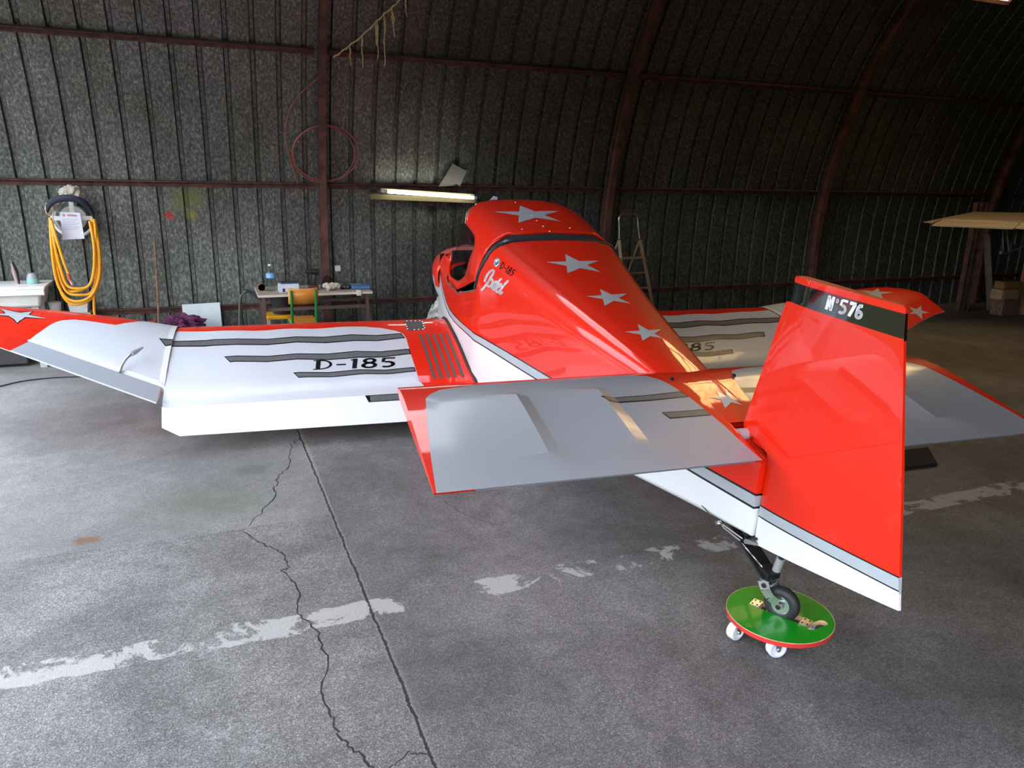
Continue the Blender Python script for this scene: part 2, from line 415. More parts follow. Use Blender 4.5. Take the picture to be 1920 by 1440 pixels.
for k, (a, b) in enumerate(WARM):
    mb = MB(); AA = [41+(57-41)*i/4 if k == 0 else 41+(54-41)*i/4 for i in range(5)]
    n = 4 if k == 0 else 3
    fr = MB()
    for q in range(n):
        xa, xb = a+(b-a)*q/n+.02, a+(b-a)*(q+1)/n-.02
        vs = [(xx, *vault(aa, VR+.02)) for aa in AA for xx in (xa, xb)]
        mb.add(vs, [(2*i, 2*i+1, 2*i+3, 2*i+2) for i in range(4)])
        for xx in (xa-.02, xb+.02):
            fr.tube([(xx, *vault(aa, VR)) for aa in AA], .022, 4)
    for aa in (AA[0], AA[-1]): fr.tube([(a, *vault(aa, VR)), (b, *vault(aa, VR))], .03, 4)
    wo = struct(fr.build('window_%d' % (k+1), RUSTD)); mb.build('pane', WARMP, wo)
# arched ribs and girts
def rib(xx, n):
    mb = MB(); AA = [-20+i*4 for i in range(51 if xx > 4.5 else 40)]
    for (w_, d0, d1) in ((.062, -.115, -.105), (.010, -.105, -.015), (.062, -.015, -.005)):
        vs = []
        for a in AA:
            for dx, dr in ((-w_/2, d0), (w_/2, d0), (w_/2, d1), (-w_/2, d1)):
                y, z = vault(a, VR+dr); vs.append((xx+dx, y, z))
        fs = []
        for i in range(len(AA)-1):
            for j in range(4): fs.append((i*4+j, i*4+(j+1) % 4, (i+1)*4+(j+1) % 4, (i+1)*4+j))
        mb.add(vs, fs)
    o = mb.build(n, RUST, smooth=True); return struct(o)
for k, xx in enumerate((-1.98, 1.02, 4.06, 7.03, 10.04, 13.05)): rib(xx, 'trim_%d' % (k+1))
def girt(a, n, x0=XL, x1=XR):
    if isinstance(a, tuple): y, z = a; tang = Vector((0, 0, 1)); nrm = Vector((0, -1, 0))
    else:
        y, z = vault(a, VR-.004); t_ = math.radians(max(0, a)); nrm = Vector((0, -math.cos(t_), -math.sin(t_))); tang = Vector((0, -math.sin(t_), math.cos(t_)))
    mb = MB(); c = Vector((0, y, z))
    for (p0, p1, q0, q1) in ((0, .006, -.028, .028), (.006, .05, .020, .028)):
        cs = [c+nrm*p+tang*q for p, q in ((p0, q0), (p1, q0), (p1, q1), (p0, q1))]
        segs = [(x0, 1.02-.06), (1.02+.06, 4.0), (4.12, 6.97), (7.09, 9.98), (10.1, x1)]
        for s0, s1 in segs:
            mb.add([(s0, v.y, v.z) for v in cs] + [(s1, v.y, v.z) for v in cs], [(0, 1, 5, 4), (1, 2, 6, 5), (2, 3, 7, 6), (3, 0, 4, 7), (0, 3, 2, 1), (4, 5, 6, 7)])
    return struct(mb.build(n, RUSTD, smooth=False))
ang = lambda z: math.degrees(math.asin((z-VZ)/VR))
girt((VC+VR-.006, .367), 'trim_7'); girt(ang(1.49), 'trim_8'); girt(ang(2.61), 'trim_9'); girt(ang(3.72), 'trim_10')

# end wall far right
def endwall():
    mb = MB(); vs = [(XR, *vault(-20+i*5)) for i in range(45)]
    mb.add(vs, [tuple(range(45))]); return mb.build('wall_right', SHEET, smooth=False)
struct(endwall())

def endleft():
    mb = MB(); A_ = [vault(-20+i*5) for i in range(45)]; hi = 2.95; y0, y1 = -.55, 7.15
    outer = [(y, z) for y, z in A_ if True]
    # strips between the doorway head and the arch, and the two jambs
    n = 40; ys = [VC-VR+2*VR*i/n for i in range(n+1)]
    def topz(y): return VZ+math.sqrt(max(0, VR*VR-(y-VC)**2))
    for a, b in zip(ys, ys[1:]):
        za = hi if (y0 <= (a+b)/2 <= y1) else 0
        mb.add([(XL, a, za), (XL, b, za), (XL, b, max(za, topz(b))), (XL, a, max(za, topz(a)))], [(0, 1, 2, 3)])
    return mb.build('wall_left', SHEET, smooth=False, solid=.02)
struct(endleft())
# clear rooflight
mb = MB(); fr = MB(); AA = [48+(60-48)*i/5 for i in range(6)]; a_, b_ = CLEAR_X
for q in range(3):
    xa, xb = a_+(b_-a_)*q/3+.02, a_+(b_-a_)*(q+1)/3-.02
    mb.add([(xx, *vault(aa, VR+.02)) for aa in AA for xx in (xa, xb)], [(2*i, 2*i+1, 2*i+3, 2*i+2) for i in range(5)])
    for xx in (xa-.02, xb+.02): fr.tube([(xx, *vault(aa, VR)) for aa in AA], .022, 4)
for aa in (AA[0], AA[-1]): fr.tube([(a_, *vault(aa, VR)), (b_, *vault(aa, VR))], .03, 4)
wo = struct(fr.build('window_3', RUSTD)); mb.build('pane', CLEAR, wo)

# floor: aggregate concrete with a joint, a worn painted line, stains and cracks
def floor_mat():
    m = bpy.data.materials.new('worn_concrete'); m.use_nodes = True; t = m.node_tree; b = t.nodes['Principled BSDF']; L_ = t.links.new
    tc = N(t, 'ShaderNodeTexCoord'); sp = N(t, 'ShaderNodeSeparateXYZ'); L_(tc.outputs['Object'], sp.inputs[0])
    def noise(s, d=5, r=.6, dist=0): n = N(t, 'ShaderNodeTexNoise', i_Scale=float(s), i_Detail=float(d), i_Roughness=r, i_Distortion=float(dist)); L_(tc.outputs['Object'], n.inputs['Vector']); return n.outputs['Fac']
    def math_(op, a, b_=None, c=None, clamp=False):
        n = N(t, 'ShaderNodeMath', operation=op, use_clamp=clamp)
        for k, v in enumerate((a, b_, c)):
            if v is None: continue
            if isinstance(v, (int, float)): n.inputs[k].default_value = v
            else: L_(v, n.inputs[k])
        return n.outputs[0]
    fine = ramp(t, noise(190, 3, .7), [(.30, (.085, .081, .079)), (.5, (.205, .196, .190)), (.68, (.43, .42, .41))])
    vor = N(t, 'ShaderNodeTexVoronoi', i_Scale=95.0); L_(tc.outputs['Object'], vor.inputs['Vector'])
    vr = ramp(t, vor.outputs['Distance'], [(.0, 1.18), (.6, .72)])
    big = ramp(t, noise(1.3, 7, .66, .6), [(.32, .62), (.5, .98), (.68, 1.40)])
    mid = ramp(t, noise(9, 7, .75, .5), [(.32, .76), (.5, 1.0), (.68, 1.22)])
    grit = ramp(t, noise(60, 4, .8), [(.34, .66), (.5, 1.0), (.66, 1.22)])
    def mul(a, b_):
        n = N(t, 'ShaderNodeMix', data_type='RGBA', blend_type='MULTIPLY'); n.inputs[0].default_value = 1; L_(a, n.inputs[6]); L_(b_, n.inputs[7]); return n.outputs[2]
    def mix(f, a, col):
        n = N(t, 'ShaderNodeMix', data_type='RGBA'); L_(f, n.inputs[0]); L_(a, n.inputs[6])
        if isinstance(col, tuple): n.inputs[7].default_value = (*col, 1)
        else: L_(col, n.inputs[7])
        return n.outputs[2]
    c = mul(mul(mul(mul(fine.outputs[0], big.outputs[0]), mid.outputs[0]), vr.outputs[0]), grit.outputs[0])
    X, Y = sp.outputs[0], sp.outputs[1]
    def blob(cx, cy, rx, ry, sharp=.35, ns=6):
        dx = math_('DIVIDE', math_('SUBTRACT', X, cx), rx); dy = math_('DIVIDE', math_('SUBTRACT', Y, cy), ry)
        r = math_('SQRT', math_('ADD', math_('MULTIPLY', dx, dx), math_('MULTIPLY', dy, dy)))
        r = math_('ADD', r, math_('MULTIPLY', math_('SUBTRACT', noise(ns, 5, .7), .5), 1.6))
        return math_('MULTIPLY', math_('SUBTRACT', 1.0, r, clamp=True), 1/sharp, clamp=True)
    def scaled(f, k): return math_('MULTIPLY', f, k)
    # slabs beyond the cross joint are a touch lighter and coarser, right slab's dim warm light is mixed into its colour
    far = math_('GREATER_THAN', Y, math_('ADD', 3.40, math_('MULTIPLY', noise(6, 2), .04)))
    leftm = math_('LESS_THAN', X, .46)
    c = mix(scaled(math_('MULTIPLY', far, leftm), .30), c, (.27, .265, .255))
    c = mix(scaled(math_('MULTIPLY_ADD', leftm, -1.0, 1.0), .30), c, (.085, .070, .062))
    c = mix(scaled(blob(-.05, 3.75, .45, .32, .8, 2), .45), c, (.10, .115, .055))
    c = mix(scaled(blob(.12, 4.15, .12, .10, .6, 5), .45), c, (.06, .07, .04))
    c = mix(scaled(blob(-.62, 3.52, .07, .05, .5, 18), .75), c, (.17, .07, .025))
    c = mix(scaled(blob(.55, 2.10, .35, .2, .9, 3), .35), c, (.05, .048, .048))
    # painted line
    w1 = math_('MULTIPLY', math_('SUBTRACT', noise(3.2, 6, .7), .5), .10)
    yy = math_('ABSOLUTE', math_('SUBTRACT', math_('ADD', Y, w1), 2.545))
    band = math_('MULTIPLY', math_('SUBTRACT', .065, yy), 160.0, clamp=True)
    XN = math_('ADD', X, math_('MULTIPLY', math_('SUBTRACT', noise(14, 6, .75), .5), .22))
    def rng(a, b_): return math_('MULTIPLY', math_('GREATER_THAN', XN, a), math_('LESS_THAN', XN, b_))
    wear = math_('MULTIPLY', math_('SUBTRACT', noise(5.5, 7, .68, .6), .452), 28.0, clamp=True)
    wear2 = math_('MULTIPLY', math_('SUBTRACT', noise(5.5, 7, .68, .6), .53), 28.0, clamp=True)
    strong = math_('ADD', math_('ADD', rng(-1.6, -.30), rng(-.08, .60)), math_('ADD', rng(.92, 1.06), rng(3.0, 6.5)))
    weak = math_('ADD', rng(-.30, -.08), rng(1.06, 3.0))
    pm = math_('MULTIPLY', band, math_('ADD', math_('MULTIPLY', strong, wear), math_('MULTIPLY', weak, wear2)), clamp=True)
    c = mix(scaled(pm, .66), c, (.50, .49, .47))
    # joint
    wob = math_('MULTIPLY', math_('SUBTRACT', noise(9, 6, .75), .5), .035)
    jd = math_('ABSOLUTE', math_('SUBTRACT', math_('ADD', X, wob), math_('MULTIPLY_ADD', Y, -.014, .497)))
    j = math_('MULTIPLY', math_('SUBTRACT', math_('MULTIPLY_ADD', noise(40, 4, .8), .012, .0005), jd), 300.0, clamp=True)
    lip = math_('MULTIPLY', math_('SUBTRACT', .017, jd), 90.0, clamp=True)
    c = mix(scaled(lip, .35), c, (.30, .29, .27)); c = mix(scaled(j, .92), c, (.018, .016, .014))
    # cross joint
    cd_ = math_('ABSOLUTE', math_('SUBTRACT', math_('ADD', Y, math_('MULTIPLY', wob, .8)), math_('MULTIPLY_ADD', X, .07, 3.40)))
    cj = math_('MULTIPLY', math_('SUBTRACT', .004, cd_), 300.0, clamp=True)
    c = mix(scaled(cj, .55), c, (.05, .048, .045))
    L_(c, b.inputs['Base Color']); b.inputs['Roughness'].default_value = .62; b.inputs['Specular IOR Level'].default_value = .35
    bn = N(t, 'ShaderNodeBump', i_Strength=.55, i_Distance=.004); L_(math_('SUBTRACT', noise(170, 3, .7), math_('MULTIPLY', j, 2.0)), bn.inputs['Height']); L_(bn.outputs[0], b.inputs['Normal'])
    return m
FLOORM = floor_mat(); CRACK = mat('crack_dark', (.022, .02, .018), .9)  # dark strips drawn along the floor cracks
mb = MB(); mb.add([(-3.0, -2.6, 0), (XR, -2.6, 0), (XR, 7.56, 0), (-3.0, 7.56, 0)], [(0, 1, 2, 3)])
def crack(pts, wd, jit=.012, n=7):
    P = []
    for a, b in zip(pts, pts[1:]):
        a, b = Vector(a), Vector(b)
        for k in range(n): P.append(a.lerp(b, k/n) + Vector((random.uniform(-jit, jit), random.uniform(-jit, jit)))*.6)
    P.append(Vector(pts[-1])); L_, R_ = [], []
    for i, p in enumerate(P):
        d = (P[min(i+1, len(P)-1)]-P[max(i-1, 0)]).normalized(); q = Vector((-d.y, d.x)); w_ = wd*random.uniform(.35, 1)
        if i in (0, len(P)-1): w_ = .0005
        L_.append((*(p+q*w_/2), .0006)); R_.append((*(p-q*w_/2), .0006))
    n = len(P); mb.add(L_+R_, [(i, i+1, n+i+1, n+i) for i in range(n-1)], 1)
crack([(.03, 3.4), (.13, 3.2), (.19, 3.11), (.2, 2.97), (.17, 2.96), (.22, 2.78), (.2, 2.61), (.25, 2.46), (.26, 2.28), (.22, 2.13), (.23, 2.0), (.24, 1.9), (.27, 1.83), (.31, 1.75), (.33, 1.5)], .009)
crack([(.43, 4.62), (.36, 4.5), (.33, 4.2), (.24, 4.0), (.2, 3.75), (.06, 3.42)], .009, .02)
crack([(.33, 1.72), (.41, 1.77), (.47, 1.75)], .006)
crack([(1.0, 3.42), (1.06, 3.2), (1.2, 3.02)], .004)
struct(mb.build('floor', [FLOORM, CRACK], smooth=False))

# ============================================================ THE AIRCRAFT
# ---- fuselage
TB = lambda T: (lambda u_: lerp_table(T, u_))
f_b = lambda u_: lerp_table([(0, .032), (2.5, .46), (3.2, .462), (3.6, .448), (3.78, .435)], u_)
f_wb = TB([(0, .008), (.72, -.18), (2.0, -.47), (2.5, -.585), (2.8, -.62), (3.3, -.62), (3.78, -.59)])
f_s0 = TB([(0, .127), (.353, .074), (1.06, -.03), (1.68, -.126), (2.18, -.191), (2.4, -.221), (2.62, -.253), (2.8, -.285), (3.0, -.32), (3.2, -.343), (3.4, -.34), (3.6, -.29), (3.78, -.22)])
f_s1 = TB([(0, .176), (.264, .136), (1.06, .018), (1.53, -.050), (2.0, -.114), (2.33, -.162), (2.63, -.211), (2.85, -.252), (3.05, -.283), (3.25, -.300), (3.45, -.29), (3.78, -.17)])
f_sh = TB([(0, .27), (.7, .25), (1.06, .25), (1.53, .25), (2.0, .26), (2.43, .25), (3.0, .06), (3.2, -.10), (3.5, -.14), (3.78, -.13)])
f_bc = TB([(0, .018), (.4, .06), (.74, .115), (1.14, .14), (1.55, .178), (2.07, .247), (2.32, .29), (2.43, .305), (3.78, .30)])
f_wt = TB([(0, .318), (.3, .345), (.7, .367), (1.06, .38), (1.53, .393), (2.03, .42), (2.43, .452), (2.6, .44), (2.8, .38), (3.0, .24), (3.15, .06), (3.3, .0), (3.78, .0)])
def fus_sec(u_):
    b, wb, s0, s1, h, bc, wt = [f(u_) for f in (f_b, f_wb, f_s0, f_s1, f_sh, f_bc, f_wt)]
    wc = wt-.012; r = min(.03, b*.4)
    P = [(0, wb), (b-r, wb), (b-r*.3, wb+r*.3), (b, wb+r), (b, s0-.006), (b, s0+.003), (b, s1-.003), (b, s1+.006), (b, (s1+h)/2), (b, h)]
    for k in (20, 38, 55, 70, 82):
        q = math.radians(k); P.append((bc+(b-bc)*math.cos(q)**.75, h+(wc-h)*math.sin(q)))
    P += [(bc, wc), (bc-.012, wc+.004), (bc*.5, wt-.003), (0, wt)]
    return P
NT = len(fus_sec(1.0)); us = [0, .1, .2, .3, .5, .7, .9, 1.06, 1.3, 1.55, 1.8, 2.05, 2.25, 2.34, 2.43, 2.5, 2.6, 2.8, 2.95, 3.1, 3.25, 3.4, 3.55, 3.68, 3.78]
SEC = {u_: fus_sec(u_) for u_ in us}
def fus(sg):
    def fn(u_, t):
        v, w_ = SEC[u_][int(round(t))]; uu = u_
        if u_ < .5: uu = u_ + (-.007+.122*w_)*(1-u_/.5)
        return (uu, v*sg, w_)
    return Surf(us, [float(i) for i in range(NT)], fn, (8, 4, (0, sg, 0)))
FL, FR = fus(1), fus(-1)
open_px = [(921, 475), (915, 486), (907.5, 498), (902, 508), (898, 518), (895.5, 530), (892.5, 542), (875, 546), (858, 549), (848, 539), (840, 530), (838, 521)]
edge_px = [(1030, 451), (1000, 451.5), (967, 454), (943, 460.5), (930, 467)]
op = pxpoly(FL, edge_px + open_px) + [(3.42, NT-5.0), (3.56, NT-1.0)]
op[0] = (op[0][0], NT-1.0); NE = len(edge_px)
u_hi, t_hi = 3.78, NT-1.0
fm = MB()
def fmat(i, j): return 0 if j < 4 else (1 if j in (4, 6) else (2 if j == 5 else 3))
FMATS = [WHITE, BLK, SIDEG, RED]
for sf in (FL, FR):
    # aft of the cockpit: whole rows; along the cockpit: cut panels
    ic = us.index(2.25); o = len(fm.v); fm.v += sf.vs
    for i in range(len(us)-1):
        for j in range(NT-1):
            if i < us.index(2.25) or j < 7:
                fm.f.append((o+i*NT+j, o+(i+1)*NT+j, o+(i+1)*NT+j+1, o+i*NT+j+1)); fm.m.append(fmat(i, j))
    reg = [(2.25, NT-1.0), (2.25, 7.0), (3.78, 7.0), (3.78, NT-1.0)] + op[::-1]
    sf.patch(fm, reg, 3, 0)
    # tail post face
n0 = [FL.G[0][j] for j in range(NT)]; n1 = [FR.G[0][j] for j in range(NT)]
o = len(fm.v); fm.v += n0+n1
for j in range(NT-1): fm.f.append((o+j, o+j+1, o+NT+j+1, o+NT+j)); fm.m.append(fmat(0, j))
fuse = fm.build('fuselage', FMATS, AC, merge=True, angle=50)

# stars, badge and lettering lie on the skin
STARS = [[(1023.7, 491.7), (1060, 477), (1122.5, 489.2), (1126, 510.5), (1064, 512.5)],
         [(1100, 556), (1125, 542.5), (1175.5, 551), (1182.5, 570), (1133.7, 573.7)],
         [(1171, 622.5), (1195.5, 608), (1239.5, 618), (1243, 635), (1204.5, 639.5)]]
class Both:            # both halves of the skin as one chart: t runs over the top centre
    def __init__(s, l, r, n, us_):
        T_ = [float(i) for i in range(2*n-1)]
        s.sf = Surf(us_, T_, lambda u_, t: l.G[us_.index(u_)][int(round(t))] if t <= n-1 else r.G[us_.index(u_)][int(round(2*(n-1)-t))], (6, n-2, (0, 0, 1)))
FB = Both(FL, FR, NT, us).sf
for s_ in STARS:
    mb = MB(); decal(FB, mb, [starpoly(s_)], 0, .0015); mb.build('star', STAR, AC)
mb = MB(); emb = lambda rx, ry, cx=932, cy=492: [(cx+rx*math.cos(a)*.92-ry*math.sin(a)*.25, cy+ry*math.sin(a)+rx*math.cos(a)*.1-0) for a in [2*math.pi*k/22 for k in range(22)]]
decal(FB, mb, [emb(6.6, 8.6)], 0, .0012); decal(FB, mb, [emb(5.2, 7.0)], 1, .0018); decal(FB, mb, [emb(3.8, 5.2, 932, 493)], 2, .0022)
decal(FB, mb, [[(928.5, 487.5), (932, 489), (935, 487), (933, 491), (931, 492)], [(928, 499), (931, 500.5), (936, 496), (936, 494), (931, 498)]], 3, .0028)
mb.build('round_badge', [STRG, STAR, mat('badge_teal', (.05, .16, .2), .3), WHITE], AC)
mb = MB(); decal(FB, mb, text_polys('D-185', [(936.4, 503), (959.5, 518.5), (941.8, 490.2), (968, 507.5)], .05, .9), 0, .0016); mb.build('type_lettering', BLK, AC)
Z = lambda *p: [(880+x/14.4, 470+y/14.4) for x, y in p]
script = [Z((418, 838), (440, 760), (490, 660), (560, 570), (625, 530), (665, 545), (655, 605), (600, 700), (530, 820), (450, 930), (385, 1010), (328, 1080)),
          Z((600, 765), (550, 800), (510, 870), (500, 940), (540, 970), (600, 930), (635, 850), (625, 780), (600, 765)),
          Z((755, 830), (700, 845), (645, 910), (615, 990), (640, 1015), (700, 965), (750, 880)), Z((875, 750), (800, 830), (730, 920), (680, 1000), (665, 1075)),
          Z((755, 1000), (830, 965), (868, 915), (835, 895), (775, 940), (735, 1020), (735, 1100), (780, 1115), (835, 1060)),
          Z((1060, 805), (980, 890), (900, 990), (835, 1090), (830, 1150), (860, 1160), (900, 1110))]
mb = MB()
for l in script:
    l2 = [tuple(p[:2]) for p in smoothline([(*q, 0) for q in l], 3)]
    decal(FB, mb, stroke(l2, 3.9, 8), 0, .0016)
mb.build('script_lettering', WHITE, AC)

# cockpit tub, seats
mb = MB()
mb.add([(2.40, .40, .40), (2.40, -.40, .40), (2.40, -.42, -.5), (2.40, .42, -.5), (3.72, .42, -.5), (3.72, -.42, -.5), (3.72, .40, -.02), (3.72, -.40, -.02)],
       [(0, 1, 2, 3), (2, 3, 4, 5), (4, 5, 7, 6)])
for s_ in (1, -1):
    mb.add([(2.40, s_*.425, .30), (2.40, s_*.43, -.5), (3.72, s_*.43, -.5), (3.72, s_*.42, -.08), (3.3, s_*.45, -.14), (3.0, s_*.45, -.11), (2.56, s_*.45, .08), (2.5, s_*.45, .16)], [tuple(range(8))])
mb.build('cockpit_lining', DARK, AC, smooth=False, solid=.006)
SEAT = mat('seat_cloth', (.035, .032, .036), .9, noise=(80, .3))
for s_ in (1, -1):
    mb = MB(); mb.box((2.66, s_*.21, -.02), (.06, .34, .46), 0, Matrix.Rotation(-.18, 3, 'Y')); mb.box((2.9, s_*.21, -.27), (.46, .34, .07)); mb.build('seat', SEAT, AC, bevel=.02)
mb = MB(); mb.box((3.50, 0, -.03), (.03, .80, .20)); mb.build('instrument_panel', DARK, AC)
# ---- canopy
rearT = [(.462, -.17), (.465, -.05), (.463, .08), (.456, .2), (.446, .28), (.430, .34), (.405, .395), (.362, .446), (.30, .483), (.22, .496), (.11, .503), (0, .505)]
frontT = [(.462, -.17), (.465, -.05), (.463, .08), (.458, .2), (.448, .29), (.432, .36), (.412, .42), (.375, .463), (.31, .490), (.22, .500), (.11, .504), (0, .505)]
c_top = TB([(2.34, .480), (2.44, .487), (2.7, .500), (3.0, .512), (3.15, .515), (3.27, .505), (3.37, .480), (3.48, .41), (3.6, .32), (3.72, .225), (3.84, .14), (3.95, .07), (4.05, .0)])
c_sc = TB([(2.44, 1.0), (3.0, 1.0), (3.1, .975), (3.2, .925), (3.28, .87), (3.37, .82), (3.48, .755), (3.6, .69), (3.72, .63), (3.84, .57), (3.95, .52), (4.05, .48)])
c_sb = TB([(2.44, 1.0), (3.2, 1.0), (3.4, .965), (3.6, .92), (3.8, .86), (4.05, .78)])
cu = [2.34, 2.40, 2.44, 2.5, 2.57, 2.66, 2.76, 2.88, 3.0, 3.1, 3.2, 3.28, 3.37, 3.48, 3.6, 3.72, 3.84, 3.95, 4.05]; NC = len(rearT)
def can(sg):
    def fn(u_, t):
        i = int(round(t)); k = min(1, max(0, (u_-2.44)/.5)); v = rearT[i][0]*(1-k)+frontT[i][0]*k; w_ = rearT[i][1]*(1-k)+frontT[i][1]*k
        wl = -.17; w2 = wl+(w_-wl)*(c_top(u_)-wl)/(.505-wl)
        if i < 3 and u_ <= 3.4: w2 = w_
        kk = min(1, max(0, (rearT[i][1]+.10)/.35)); return (u_, v*(c_sb(u_)*(1-kk)+c_sc(u_)*kk)*sg, w2)
    return Surf(cu, [float(i) for i in range(NC)], fn, (6, 2, (0, sg, 0)))
CLf, CRf = can(1), can(-1)
CT = NC-1.0
bot = pxpoly(CLf, [(891, 527), (874, 535.5), (857, 543), (849, 536.5), (842, 530)])
pil = pxpoly(CLf, [(874.5, 419), (879, 426), (885, 433), (890, 441), (891.7, 447), (891.2, 460), (886.5, 474), (881.7, 487), (877.5, 503), (873, 517), (867, 523.5), (859, 527.5), (850, 522), (843, 515)])
rear = [(0, CT)] + pxpoly(CLf, [(1000, 437.5), (975, 438.5), (955, 440), (945, 444), (933, 451.5), (921, 460.5), (914, 470.5), (907, 481), (900, 497), (895.5, 513)]); rear[0] = (rear[1][0]+.01, CT)
red_half = rear + bot + [(3.62, 1.25), (3.95, 1.2), (3.95, 1.75), (3.6, 1.9)] + pil[::-1] + [(3.14, 6.6), (3.2, 7.8), (3.27, 9), (3.34, 10), (3.38, CT)]
mb = MB(); CLf.patch(mb, red_half, 0, 0); CRf.patch(mb, red_half, 0, 0)
canopy = mb.build('canopy', RED, AC, merge=True, angle=50, solid=.012, off=0)
gl_half = [(3.38, CT), (3.34, 10), (3.27, 9), (3.2, 7.8), (3.14, 6.6)] + pil + [(3.6, 1.9), (3.95, 1.75), (4.05, 3), (4.05, CT)]
mb = MB(); CLf.patch(mb, gl_half, 0, -.004); CRf.patch(mb, gl_half, 0, -.004)
mb.build('windscreen', GLASS, canopy, merge=True, angle=60)
CB = Both(CLf, CRf, NC, cu).sf
mb = MB(); decal(CB, mb, [starpoly([(926.7, 399.4), (974.5, 387.3), (1048, 397.5), (1050.5, 417), (971.7, 420)])], 0, .0075); mb.build('star', STAR, canopy)
for p in ((966.5, 381.5), (979, 432), (1018.5, 426.5), (1006.5, 416), (1069, 429.5), (1031, 436), (997, 406)):
    q = pxpoly(CB, [p]); 
    if q: mb = MB(); c_ = CB.pt(*q[0], .007); mb.lathe([(.006, 0), (.005, .003), (0, .004)], c_, (0, 0, 1), 8); mb.build('roof_screw', STEEL, canopy)
# rear window strip, black seal; its lower runs stand in for gap shade
mb = MB(); P_ = [FL.pt(*q) for q in op[:NE+7]][::-1]; P_ = P_ + [Vector((p.x, -p.y, p.z)) for p in P_[-2::-1]]
P_ = [p+Vector((.018, 0, .0)) for p in P_]
mb.tube(P_, .014, 8); mb.build('seal_and_gap_shade', RUB, AC)
mb = MB(); Q_ = [CLf.pt(*q) for q in rear[::-1]]; Q_ = Q_ + [Vector((p.x, -p.y, p.z)) for p in Q_[-2::-1]]
n = 15
def samp(P, k):
    L = [0]
    for a, b in zip(P, P[1:]): L.append(L[-1]+(b-a).length)
    s = L[-1]*k
    for i in range(len(P)-1):
        if s <= L[i+1]+1e-9: return P[i].lerp(P[i+1], (s-L[i])/(L[i+1]-L[i]))
    return P[-1]
P_ = P_[5:-5]; A_ = [samp(P_, k/24)+Vector((-.004, 0, -.002)) for k in range(25)]; B_ = [samp(Q_, k/24)+Vector((.008, 0, -.006)) for k in range(25)]
mb.add(A_+B_, [(i, i+1, 26+i, 25+i) for i in range(24)]); mb.build('rear_window', mat('smoked_plexiglass', (.055, .055, .06), .12, spec=.6), AC)
mb = MB(); sill = [FL.pt(*q)+Vector((0, -.004, -.004)) for q in op[NE+6:NE+11]]; mb.tube([sill[0], *sill[1:]], .007, 6); mb.build('sill_seal', mat('grey_seal', (.10, .11, .11), .6), AC)

# ---- cowling
mb = MB(); cs = []
for u_, b, wt, wb, rr in ((3.74, .468, .0, -.60, 1), (3.82, .480, -.01, -.61, 1), (3.95, .475, -.035, -.61, 1), (4.15, .44, -.08, -.58, .95), (4.4, .36, -.15, -.53, .9), (4.55, .25, -.21, -.47, .9), (4.6, .12, -.26, -.42, .9)):
    cy = (wt+wb)/2; hz = (wt-wb)/2
    for k in range(40):
        t = 2*math.pi*k/40; p = 2.6; c_, s_ = math.cos(t), math.sin(t)
        wq = cy+hz*math.copysign(abs(s_)**(2/p), s_); cs.append((u_, b*(1.03-.5*max(0, -.13-wq))*math.copysign(abs(c_)**(2/p), c_), wq))
nk = 7
for i in range(nk-1):
    for k in range(40):
        q = (i*40+k, i*40+(k+1) % 40, (i+1)*40+(k+1) % 40, (i+1)*40+k)
        wz = sum(cs[x_][2] for x_ in q)/4; lim = -.285+(cs[q[0]][0]-3.74)*.1
        mb.f.append(q); mb.m.append(3 if wz > lim else (2 if wz > lim-.06 else 0))
mb.v = [Vector(p) for p in cs]; mb.f.append(tuple((nk-1)*40+k for k in range(40))); mb.m.append(3)
mb.build('engine_cowling', FMATS, AC, solid=.006, angle=60)
mb = MB(); mb.box((3.80, 0, -.29), (.01, .86, .5)); mb.build('firewall', BLK, AC, smooth=False)
mb = MB(); mb.lathe([(.12, 4.6), (.118, 4.66), (.09, 4.76), (.045, 4.83), (0, 4.85)], (0, 0, -.33), (1, 0, 0), 24); mb.build('spinner', RED, AC)

# ---- wings
BUL = [(0, 0), (.18, .027), (.375, .047), (.57, .057), (.766, .052), (.883, .036), (.95, .02), (1, 0)]
def sect(L, H, k=1.0, thick=.10):
    (uL, wL), (uH, wH) = L, H; P = []
    for a, dw in ((-.06, -.030), (-.025, -.010)):
        P.append((a, (uH+a*.6, wH+dw*k)))
    for f, h in BUL: P.append((f, (uH+(uL-uH)*f, wH+(wL-wH)*f + h*k)))
    for a, du, dw in ((1.1, .045, -.024), (1.2, .070, -.055), (1.3, .062, -.085), (1.4, .02, -.105)): P.append((a, (uL+du*k, wL+dw*k)))
    P.append((1.7, ((uL+uH)/2, wL-.112*k))); P.append((2.0, (uH, wH-.035*k)))
    return P
AKEYS = [a for a, _ in sect((1, 0), (0, 0))]
CST = [.42, .63, .85, 1.02, 1.19, 1.38, 1.57, 1.76, 1.95, 2.15, 2.352]     # ribs alternate with fabric between them
def cw(sg):
    data = {}
    for i, v in enumerate(CST):
        s = sect((3.44, -.447), (2.415, -.498)); sag = -.011 if i % 2 == 1 else 0.0
        data[v] = {a: (p[0], p[1] + (sag if .1 < a < .8 else 0)) for a, p in s}
    return Surf(AKEYS, CST, lambda a, v: (data[v][a][0], v*sg, data[v][a][1]), (5, 1, (0, 0, 1)))
